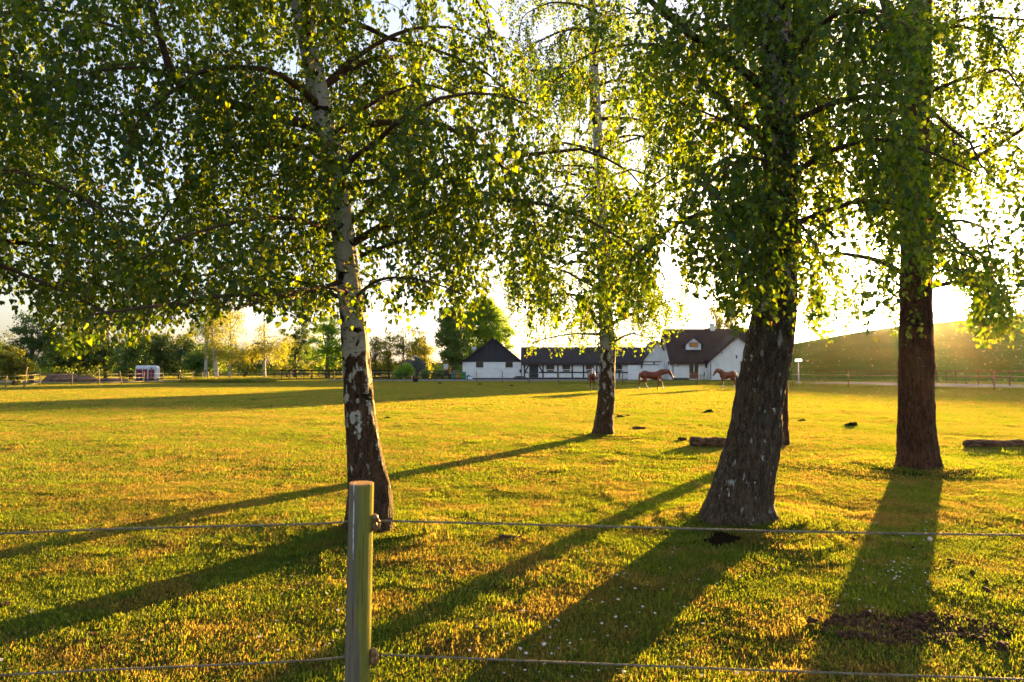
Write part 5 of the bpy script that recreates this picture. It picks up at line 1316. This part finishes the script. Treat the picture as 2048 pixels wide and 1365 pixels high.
# rotary dryer
Dd = 103.0; xd = X(1000, Dd)
rd = empty('rotary_dryer', (xd, Dd, 0), 'half folded rotary clothes dryer standing before the barn wall', 'clothes dryer')
MB().tube([(xd, Dd, 0), (xd, Dd, Z(742, Dd))], .03, 8).build('pole', M_GALV, rd, smooth=True)
for a, t in ((984.5, 737), (994, 734), (1006, 737), (1017, 737)):
    MB().tube([(xd, Dd, Z(743, Dd)), (X(a, Dd), Dd + (.6 if a in (994, 1006) else -.2), Z(t, Dd))], .022, 6).build('arm', M_GALV, rd)
mb = MB()
for f in (.55, .8, 1.0):
    pp_ = [Vector((xd, Dd, Z(743, Dd))).lerp(Vector((X(a, Dd), Dd + (.6 if a in (994, 1006) else -.2), Z(t, Dd))), f) for a, t in ((984.5, 737), (994, 734), (1006, 737), (1017, 737))]
    for i in range(3): mb.tube([pp_[i], pp_[i].lerp(pp_[i + 1], .5) - Vector((0, 0, .12)), pp_[i + 1]], .008, 4)
mb.build('line', M_GALV, rd)
# garden chair by the farmhouse door
xc, Dc = X(1404, 99.2), 99.2
gc = empty('garden_chair', (xc, Dc, 0), 'grey garden chair with slim arms beside the farmhouse door', 'chair')
MB().box(xc - .28, xc + .28, Dc - .28, Dc + .26, .42, .47).build('seat', M_GALV, gc)
MB().bar((xc + .26, Dc - .25, .45), (xc + .36, Dc - .25, 1.10), .05, .04, up=(0, 1, 0)).bar((xc + .26, Dc + .22, .45), (xc + .36, Dc + .22, 1.10), .05, .04, up=(0, 1, 0)).box(xc + .29, xc + .33, Dc - .22, Dc + .19, .62, 1.08).build('backrest', M_METAL, gc)
for a in (-.25, .25):
    MB().box(xc - .28, xc + .30, Dc + a - .02, Dc + a + .02, .66, .70).build('armrest', M_METAL, gc)
    for b in (-.25, .25): MB().box(xc + b - .02, xc + b + .02, Dc + a - .02, Dc + a + .02, 0, .66 if b < 0 else .42).build('leg', M_METAL, gc)
# old yellow loader
Dm = 111.0; xm = X(892, Dm)
ld = empty('loader', (xm, Dm, 0), 'rusty yellow loader with a glazed cab parked left of the barn', 'loader')
M_YEL = plain('rusty_yellow', (0.42, 0.19, 0.04), 0.7, 0.4, 3)
M_DKM = plain('oily_steel', (0.04, 0.04, 0.045), 0.6, 0.4, 3)
MB().box(xm - .42, xm + .5, Dm - .3, Dm + 1.8, .5, 1.15).box(xm - .3, xm + .3, Dm - .5, Dm - .3, .45, 1.3).build('body', M_DKM, ld)
cb_ = MB()
for a in (-.42, .36):
    for b in (-.2, .9): cb_.box(xm + a, xm + a + .06, Dm + b, Dm + b + .06, 1.15, 2.45)
cb_.box(xm - .48, xm + .48, Dm - .28, Dm + 1.05, 2.45, 2.55).box(xm - .42, xm + .42, Dm - .2, Dm - .14, 1.15, 1.55); cab_ = cb_.build('cab', M_YEL, ld)
MB().box(xm - .36, xm + .36, Dm - .18, Dm - .16, 1.56, 2.40).build('cab_glass', plain('pale_glass', (0.6, 0.62, 0.6), 0.2), cab_)
MB().bar((xm + .55, Dm - .3, .9), (xm + .9, Dm - .7, 2.0), .2, .22).bar((xm + .9, Dm - .7, 2.0), (xm + .75, Dm - 1.1, .7), .16, .2).build('boom', M_YEL, ld)
for s in (-1, 1):
    for b in (0, 1.4): MB().tube([(xm + s * .55 - .14, Dm + b, .45), (xm + s * .55 + .14, Dm + b, .45)], .45, 18).build('wheel', m_tub, ld)

# ------------------------------------------------------------------ horse trailer
Dt = 91.0
tx0, tx1 = X(270.5, Dt), X(310.5, Dt); zt0, zt1 = Z(759, Dt), Z(731.5, Dt)
tr = empty('horse_trailer', ((tx0 + tx1) / 2, Dt, 0), 'dark red horse trailer with a silver-white roof parked by the track', 'trailer')
M_RED = plain('dark_red_panel', (0.17, 0.008, 0.026), 0.45, 0.15, 4, 0.05, 0.5)
M_FRP = plain('white_fibreglass', (0.62, 0.66, 0.72), 0.5, 0.1, 4, 0.05)
zm = Z(739.2, Dt); Wd = 1.9
MB().box(tx0 + .04, tx1 - .05, Dt, Dt + Wd, zt0, zm).build('body', M_RED, tr)
mb = MB(); mb.prism([(Dt - .01, zm + .002), (Dt + Wd + .01, zm + .002), (Dt + Wd + .01, zt1 - .22), (Dt + Wd - .25, zt1 - .03), (Dt + Wd / 2, zt1), (Dt + .25, zt1 - .03), (Dt - .01, zt1 - .22)], tx0, tx1 - .05, 'x'); mb.build('roof', M_FRP, tr, bevel=.05)
mb = MB()
mb.prism([(tx1 - .048, zt0), (tx1 + .22, zt0), (tx1 + .30, zt0 + .4), (tx1 + .27, zt1 - .4), (tx1 + .12, zt1 - .12), (tx1 - .048, zt1 - .03)], Dt - .012, Dt + Wd + .012); nose_ = mb.build('nose', M_FRP, tr)
MB().box(X(285, Dt), X(285, Dt) + .06, Dt - .04, Dt - .002, zt0 + .4, zm).box(X(295, Dt), X(295, Dt) + .14, Dt - .045, Dt - .002, zt0, zm).box(tx0 - .01, tx0 + .09, Dt - .04, Dt - .002, zt0, zm - .01).build('trim', M_FRP, tr)
dr = MB().box(X(297.5, Dt), X(308.5, Dt), Dt - .035, Dt - .002, zt0 + .03, zm - .01).build('door', M_RED, tr)
MB().box(X(303, Dt) - .012, X(303, Dt) + .012, Dt - .06, Dt - .037, zt0 + .3, zm - .2).build('handle', M_GALV, dr)
wf = MB().box(X(298.5, Dt), X(308, Dt), Dt - .06, Dt - .012, Z(739.5, Dt), Z(734, Dt)).build('window_panel', M_FRP, tr)
MB().box(X(301.5, Dt), X(305.5, Dt), Dt - .075, Dt - .062, Z(738.3, Dt), Z(735.6, Dt)).build('pane', M_GLASS, wf)
MB().box(tx0 - .02, tx1 + .1, Dt + .05, Dt + Wd - .05, zt0 - .14, zt0 - .003).build('chassis', M_METAL, tr)
for pxw in (277.8, 286.2):
    for yy in (Dt - .03, Dt + Wd - .12):
        xw = X(pxw, Dt)
        wh = MB().tube([(xw, yy - .02, .27), (xw, yy + .16, .27)], .28, 20).build('tyre', m_tub, tr)
        MB().tube([(xw, yy - .04, .27), (xw, yy - .022, .27)], .17, 16).build('rim', M_FRP, wh)
MB().prism([(X(273.5, Dt), zt0 - .02), (X(290.5, Dt), zt0 - .02), (X(290, Dt), zt0 + .14), (X(274, Dt), zt0 + .14)], Dt - .22, Dt - .045).build('mudguard', M_METAL, tr)
MB().bar((tx1 + .1, Dt + .3, zt0 - .07), (tx1 + 1.0, Dt + Wd / 2, .42), .08, .08).bar((tx1 + .1, Dt + Wd - .3, zt0 - .07), (tx1 + 1.0, Dt + Wd / 2, .42), .08, .08).build('tow_bar', M_METAL, tr)
MB().tube([(tx1 + .8, Dt + Wd / 2, .62), (tx1 + .8, Dt + Wd / 2, .12)], .03, 8).tube([(tx1 + .8, Dt + Wd / 2 - .03, .10), (tx1 + .8, Dt + Wd / 2 + .03, .10)], .10, 12).build('jockey_wheel', M_GALV, tr)

tr.rotation_euler.z = R(16); tr.scale = (0.88, 1, 1)
# ------------------------------------------------------------------ horses
def skin_mesh(name, build_fn, voxel, parent, mat, colfn, sm=2):
    mb = MB(); build_fn(mb)
    me = bpy.data.meshes.new(name); me.from_pydata(mb.v, [], mb.f)
    bm = bmesh.new(); bm.from_mesh(me); bmesh.ops.recalc_face_normals(bm, faces=bm.faces); bm.to_mesh(me); bm.free()
    o = bpy.data.objects.new(name, me); C.objects.link(o)
    md = o.modifiers.new('r', 'REMESH'); md.mode = 'VOXEL'; md.voxel_size = voxel
    ms = o.modifiers.new('s', 'SMOOTH'); ms.iterations = sm; ms.factor = .5
    dg = bpy.context.evaluated_depsgraph_get()
    me2 = bpy.data.meshes.new_from_object(o.evaluated_get(dg)); o.modifiers.clear(); o.data = me2; me2.name = name
    n = len(me2.vertices); co = np.zeros(n * 3, np.float32); me2.vertices.foreach_get('co', co); co = co.reshape(-1, 3)
    a = me2.color_attributes.new('coat', 'FLOAT_COLOR', 'POINT')
    col = np.ones((n, 4), np.float32); col[:, :3] = colfn(co); a.data.foreach_set('color', col.ravel())
    me2.polygons.foreach_set('use_smooth', [True] * len(me2.polygons)); me2.materials.clear(); me2.materials.append(mat)
    o.parent = parent; return o
m = MT('horse_coat'); at_ = m.n.new('ShaderNodeAttribute'); at_.attribute_name = 'coat'
M_COAT = m.pbr(at_.outputs['Color'], 0.5, 0.35, m.bump(m.noise(m.obj(), 60, 3), .15, .005))
M_MANE = plain('chestnut_mane', (0.20, 0.07, 0.03), 0.7, 0.3, 30)
M_EYE = plain('horse_eye', (0.01, 0.008, 0.006), 0.2, 0.1, 5)
def horse(label, px, py, rz, poll, nose, legs, coat, socks, blaze, tail_dark=False, grp='chestnut horses grazing before the farm', scale=1.0, neck_r=1.0):
    b = G(px, py); root = empty('horse', (b.x, b.y, 0), label, 'horse', grp, rz); root.scale = (scale,) * 3
    def build(mb):
        def loft(sec, n=18):                               # sections: (x, z, ry, rz, yoff)
            b0_ = len(mb.v)
            for x, z, ry, rz_ in sec:
                for k in range(n):
                    a = 2 * PI * k / n; mb.v.append((x, ry * math.cos(a), z + rz_ * math.sin(a)))
            for i in range(len(sec) - 1):
                for k in range(n):
                    k2 = (k + 1) % n; mb.f.append((b0_ + i * n + k, b0_ + i * n + k2, b0_ + (i + 1) * n + k2, b0_ + (i + 1) * n + k)); mb.m.append(0)
            mb.f.append(tuple(b0_ + k for k in range(n))); mb.m.append(0); e = b0_ + (len(sec) - 1) * n; mb.f.append(tuple(e + k for k in range(n))); mb.m.append(0)
        loft([(-.88, 1.12, .07, .10), (-.84, 1.13, .17, .20), (-.74, 1.17, .245, .285), (-.58, 1.20, .28, .31), (-.40, 1.19, .275, .295), (-.18, 1.14, .275, .285), (.05, 1.10, .285, .31), (.25, 1.08, .275, .335), (.42, 1.10, .25, .35), (.56, 1.13, .22, .335), (.68, 1.12, .19, .28), (.78, 1.10, .13, .20), (.82, 1.10, .07, .12)])
        # neck
        pv = Vector((poll[0], 0, poll[1])); s0 = Vector((.50, 0, 1.20)); ax = pv - s0
        up = Vector((-ax.z, 0, ax.x)).normalized(); n = 14
        b0_ = len(mb.v); secs = [(0, .17, .27), (.25, .14, .22), (.5, .105, .175), (.75, .085, .14), (1.0, .075, .115), (1.08, .05, .08)]
        for t, ry, rz_ in secs:
            c_ = s0 + ax * t + up * (.05 * math.sin(t * PI))
            for k in range(n):
                a = 2 * PI * k / n; q = c_ + Vector((0, 1, 0)) * ry * neck_r * math.cos(a) + up * rz_ * neck_r * math.sin(a); mb.v.append(tuple(q))
        for i in range(len(secs) - 1):
            for k in range(n): k2 = (k + 1) % n; mb.f.append((b0_ + i * n + k, b0_ + i * n + k2, b0_ + (i + 1) * n + k2, b0_ + (i + 1) * n + k)); mb.m.append(0)
        mb.f.append(tuple(b0_ + k for k in range(n))); e = b0_ + (len(secs) - 1) * n; mb.f.append(tuple(e + k for k in range(n))); mb.m += [0, 0]
        # head
        nv = Vector((nose[0], 0, nose[1])); hd = nv - pv; hu = Vector((-hd.z, 0, hd.x)).normalized()
        if hu.x < 0: hu = -hu
        b0_ = len(mb.v); secs = [(-.10, .05, .06, 0), (0.0, .085, .10, 0), (.18, .10, .125, -.02), (.38, .088, .115, -.015), (.60, .062, .080, .0), (.82, .052, .062, 0), (.95, .056, .060, -.004), (1.02, .036, .038, -.01)]
        for t, ry, rz_, o_ in secs:
            c_ = pv + hd * t + hu * o_
            for k in range(n):
                a = 2 * PI * k / n; mb.v.append(tuple(c_ + Vector((0, 1, 0)) * ry * math.cos(a) + hu * rz_ * math.sin(a)))
        for i in range(len(secs) - 1):
            for k in range(n): k2 = (k + 1) % n; mb.f.append((b0_ + i * n + k, b0_ + i * n + k2, b0_ + (i + 1) * n + k2, b0_ + (i + 1) * n + k)); mb.m.append(0)
        mb.f.append(tuple(b0_ + k for k in range(n))); e = b0_ + (len(secs) - 1) * n; mb.f.append(tuple(e + k for k in range(n))); mb.m += [0, 0]
        for s in (-1, 1):                                   # ears
            e0 = pv + Vector((0, s * .055, 0)) + up * .05 - hd.normalized() * .02; ed = (up * .9 - hd.normalized() * .35 + Vector((0, s * .25, 0))).normalized()
            mb.tube([e0, e0 + ed * .06, e0 + ed * .12, e0 + ed * .17], [.035, .036, .026, .008], 8)
        for kind, s, fx, lift, bend in legs:               # kind, side, foot x offset, lift, joint shift
            y = s * .15
            if kind == 'F':
                hx, hz = .52, .92; f = Vector((.52 + fx, y * .9, .05 + lift)); k_ = Vector((.53 + fx * .50 + bend, y, .50 + lift * .6)); fe = Vector((f.x - .03, y * .9, .17 + lift))
                mb.tube([(hx - .05, y * .8, 1.12), (hx, y, hz), (hx + .01 + fx * .2 + bend * .4, y, .72), (k_.x, y, k_.z + .06), tuple(k_), (k_.x * .8 + fe.x * .2, y, k_.z - .08), ((k_.x + fe.x) / 2, y, (k_.z + fe.z) / 2), tuple(fe), ((fe.x + f.x) / 2 + .01, f.y, fe.z - .06), (f.x + .02, f.y, f.z)],
                        [.14, .115, .078, .055, .058, .044, .034, .043, .038, .050], 12)
                mb.tube([(f.x + .02, f.y, f.z + .02), (f.x + .035, f.y, f.z - .045)], [.052, .066], 12)
            else:
                f = Vector((-.66 + fx, y * .85, .05 + lift)); st_ = Vector((-.48 + fx * .15, y, .86)); h_ = Vector((-.76 + fx * .55 + bend, y * .9, .52 + lift * .6)); fe = Vector((f.x - .03, y * .85, .17 + lift))
                mb.tube([(-.58, y * .75, 1.12), (-.54, y * .95, 1.0), tuple(st_), ((st_.x + h_.x) / 2 - .01, y, .69 + lift * .4), (h_.x + .01, y * .9, h_.z + .06), tuple(h_), ((h_.x * .75 + fe.x * .25), y * .88, h_.z - .11), ((h_.x + fe.x) / 2, y * .86, (h_.z + fe.z) / 2 - .02), tuple(fe), ((fe.x + f.x) / 2 + .01, f.y, fe.z - .06), (f.x + .02, f.y, f.z)],
                        [.20, .19, .15, .09, .058, .062, .046, .038, .045, .039, .050], 12)
                mb.tube([(f.x + .02, f.y, f.z + .02), (f.x + .035, f.y, f.z - .045)], [.052, .066], 12)
    feet = []
    for kind, s, fx, lift, bend in legs: feet.append((kind, s))
    pvx = Vector((poll[0], 0, poll[1])); nvx = Vector((nose[0], 0, nose[1]))
    def colfn(co):
        base = np.array(coat)[None, :] * (0.92 + 0.16 * np.sin(co[:, 0:1] * 7) * np.sin(co[:, 2:3] * 6))
        c = base.copy()
        low = co[:, 2] < .62
        c[low] *= 0.9
        for kind, s, hgt in socks:
            sel = (np.sign(co[:, 1]) == s) & ((co[:, 0] > 0) == (kind == 'F')) & (co[:, 2] < hgt)
            c[sel] = (0.72, 0.68, 0.62)
        c[co[:, 2] < .07] = (0.10, 0.08, 0.06)
        if blaze:
            d = nvx - pvx; L = d.length; dn_ = d / L; hu = Vector((-dn_.z, 0, dn_.x)); hu = hu if hu.x > 0 else -hu
            rel = co - np.array(pvx)[None, :]; t = rel @ np.array(dn_) / L; o_ = rel @ np.array(hu)
            sel = (t > .08) & (t < .98) & (np.abs(co[:, 1]) < .038 + .02 * t) & (o_ > .02)
            c[sel] = (0.80, 0.77, 0.72)
        return c
    body = skin_mesh('body', build, 0.020, root, M_COAT, colfn)
    mb = MB(); pts = [(-.84, 0, 1.33), (-.93, 0, 1.28), (-.97, .01, 1.10), (-.96, .02, .85), (-.93, .02, .62), (-.92, .02, .52)]
    mb.tube(pts, [.045, .055, .075, .085, .06, .012], 10); mb.build('tail', M_MANE if not tail_dark else plain('dark_tail', (0.10, 0.03, 0.015), .7, .3, 30), root, smooth=True, world=False)
    mb = MB(); s0 = Vector((.44, 0, 1.38)); ax = pvx + Vector((0, 0, .10)) - s0
    up = Vector((-ax.z, 0, ax.x)).normalized()
    prv = [(s0 + ax * t + up * (.085 * math.sin(t * PI) + .045) + Vector((0, .02 * math.sin(t * 20), 0))) for t in (0, .15, .3, .45, .6, .75, .9, 1.02)]
    mb.tube(prv, [.02, .04, .045, .045, .045, .04, .035, .015], 8); mb.build('mane', M_MANE, root, smooth=True, world=False)
    hd = nvx - pvx; hu = Vector((-hd.z, 0, hd.x)).normalized(); hu = hu if hu.x > 0 else -hu
    for s in (-1, 1):
        c_ = pvx + hd * .28 + hu * .045 + Vector((0, s * .088, 0))
        mb = MB(); mb.tube([c_ - Vector((0, .016 * s, 0)), c_, c_ + Vector((0, .012 * s, 0))], [.022, .020, .008], 10); mb.build('eye', M_EYE, root, smooth=True, world=False)
    return root
CH = (0.175, 0.038, 0.012)
horse('chestnut horse facing the camera with a white blaze, left of the slim birch', 1185, 778.3, R(-97), (.95, 1.66), (1.20, 1.20),
      [('F', 1, .05, 0, 0), ('F', -1, -.04, 0, 0), ('H', 1, .06, 0, 0), ('H', -1, -.05, 0, 0)], CH, [('H', 1, .28)], True, scale=0.98)
horse('chestnut horse walking right with its head lowered and white socks', 1303.5, 780, R(4), (1.42, 1.40), (1.70, .90),
      [('F', 1, .42, .05, .08), ('F', -1, -.08, 0, 0), ('H', 1, .42, 0, .05), ('H', -1, -.38, .02, -.02)], CH, [('H', 1, .40), ('H', -1, .22), ('F', 1, .26)], False, scale=0.98)
horse('chestnut horse facing left beside the leaning birch with its head half lowered', 1456, 776.6, R(180 + 24), (1.28, 1.50), (1.62, 1.05),
      [('F', 1, .25, 0, .03), ('F', -1, -.20, 0, 0), ('H', 1, .10, 0, 0), ('H', -1, -.16, 0, 0)], (0.20, 0.048, 0.014), [('F', 1, .26), ('F', -1, .24), ('H', 1, .26), ('H', -1, .26)], False, True, scale=0.96)

# ------------------------------------------------------------------ air
if HAZE > 0:
    m = MT('thin_haze'); v = m.n.new('ShaderNodeVolumePrincipled'); v.inputs['Color'].default_value = (0.95, 0.93, 0.90, 1)  # haze volume added to give the orange glow around the low sun
    v.inputs['Density'].default_value = HAZE; v.inputs['Anisotropy'].default_value = 0.92
    m.l.new(v.outputs[0], m.out.inputs['Volume'])
    mb = MB(); mb.box(-700, 700, -60, 1000, -1.4, 60); o = mb.build('haze', m.mat); tag(o, 'thin haze over the paddock, added for the glow around the sun', 'haze', kind='stuff')
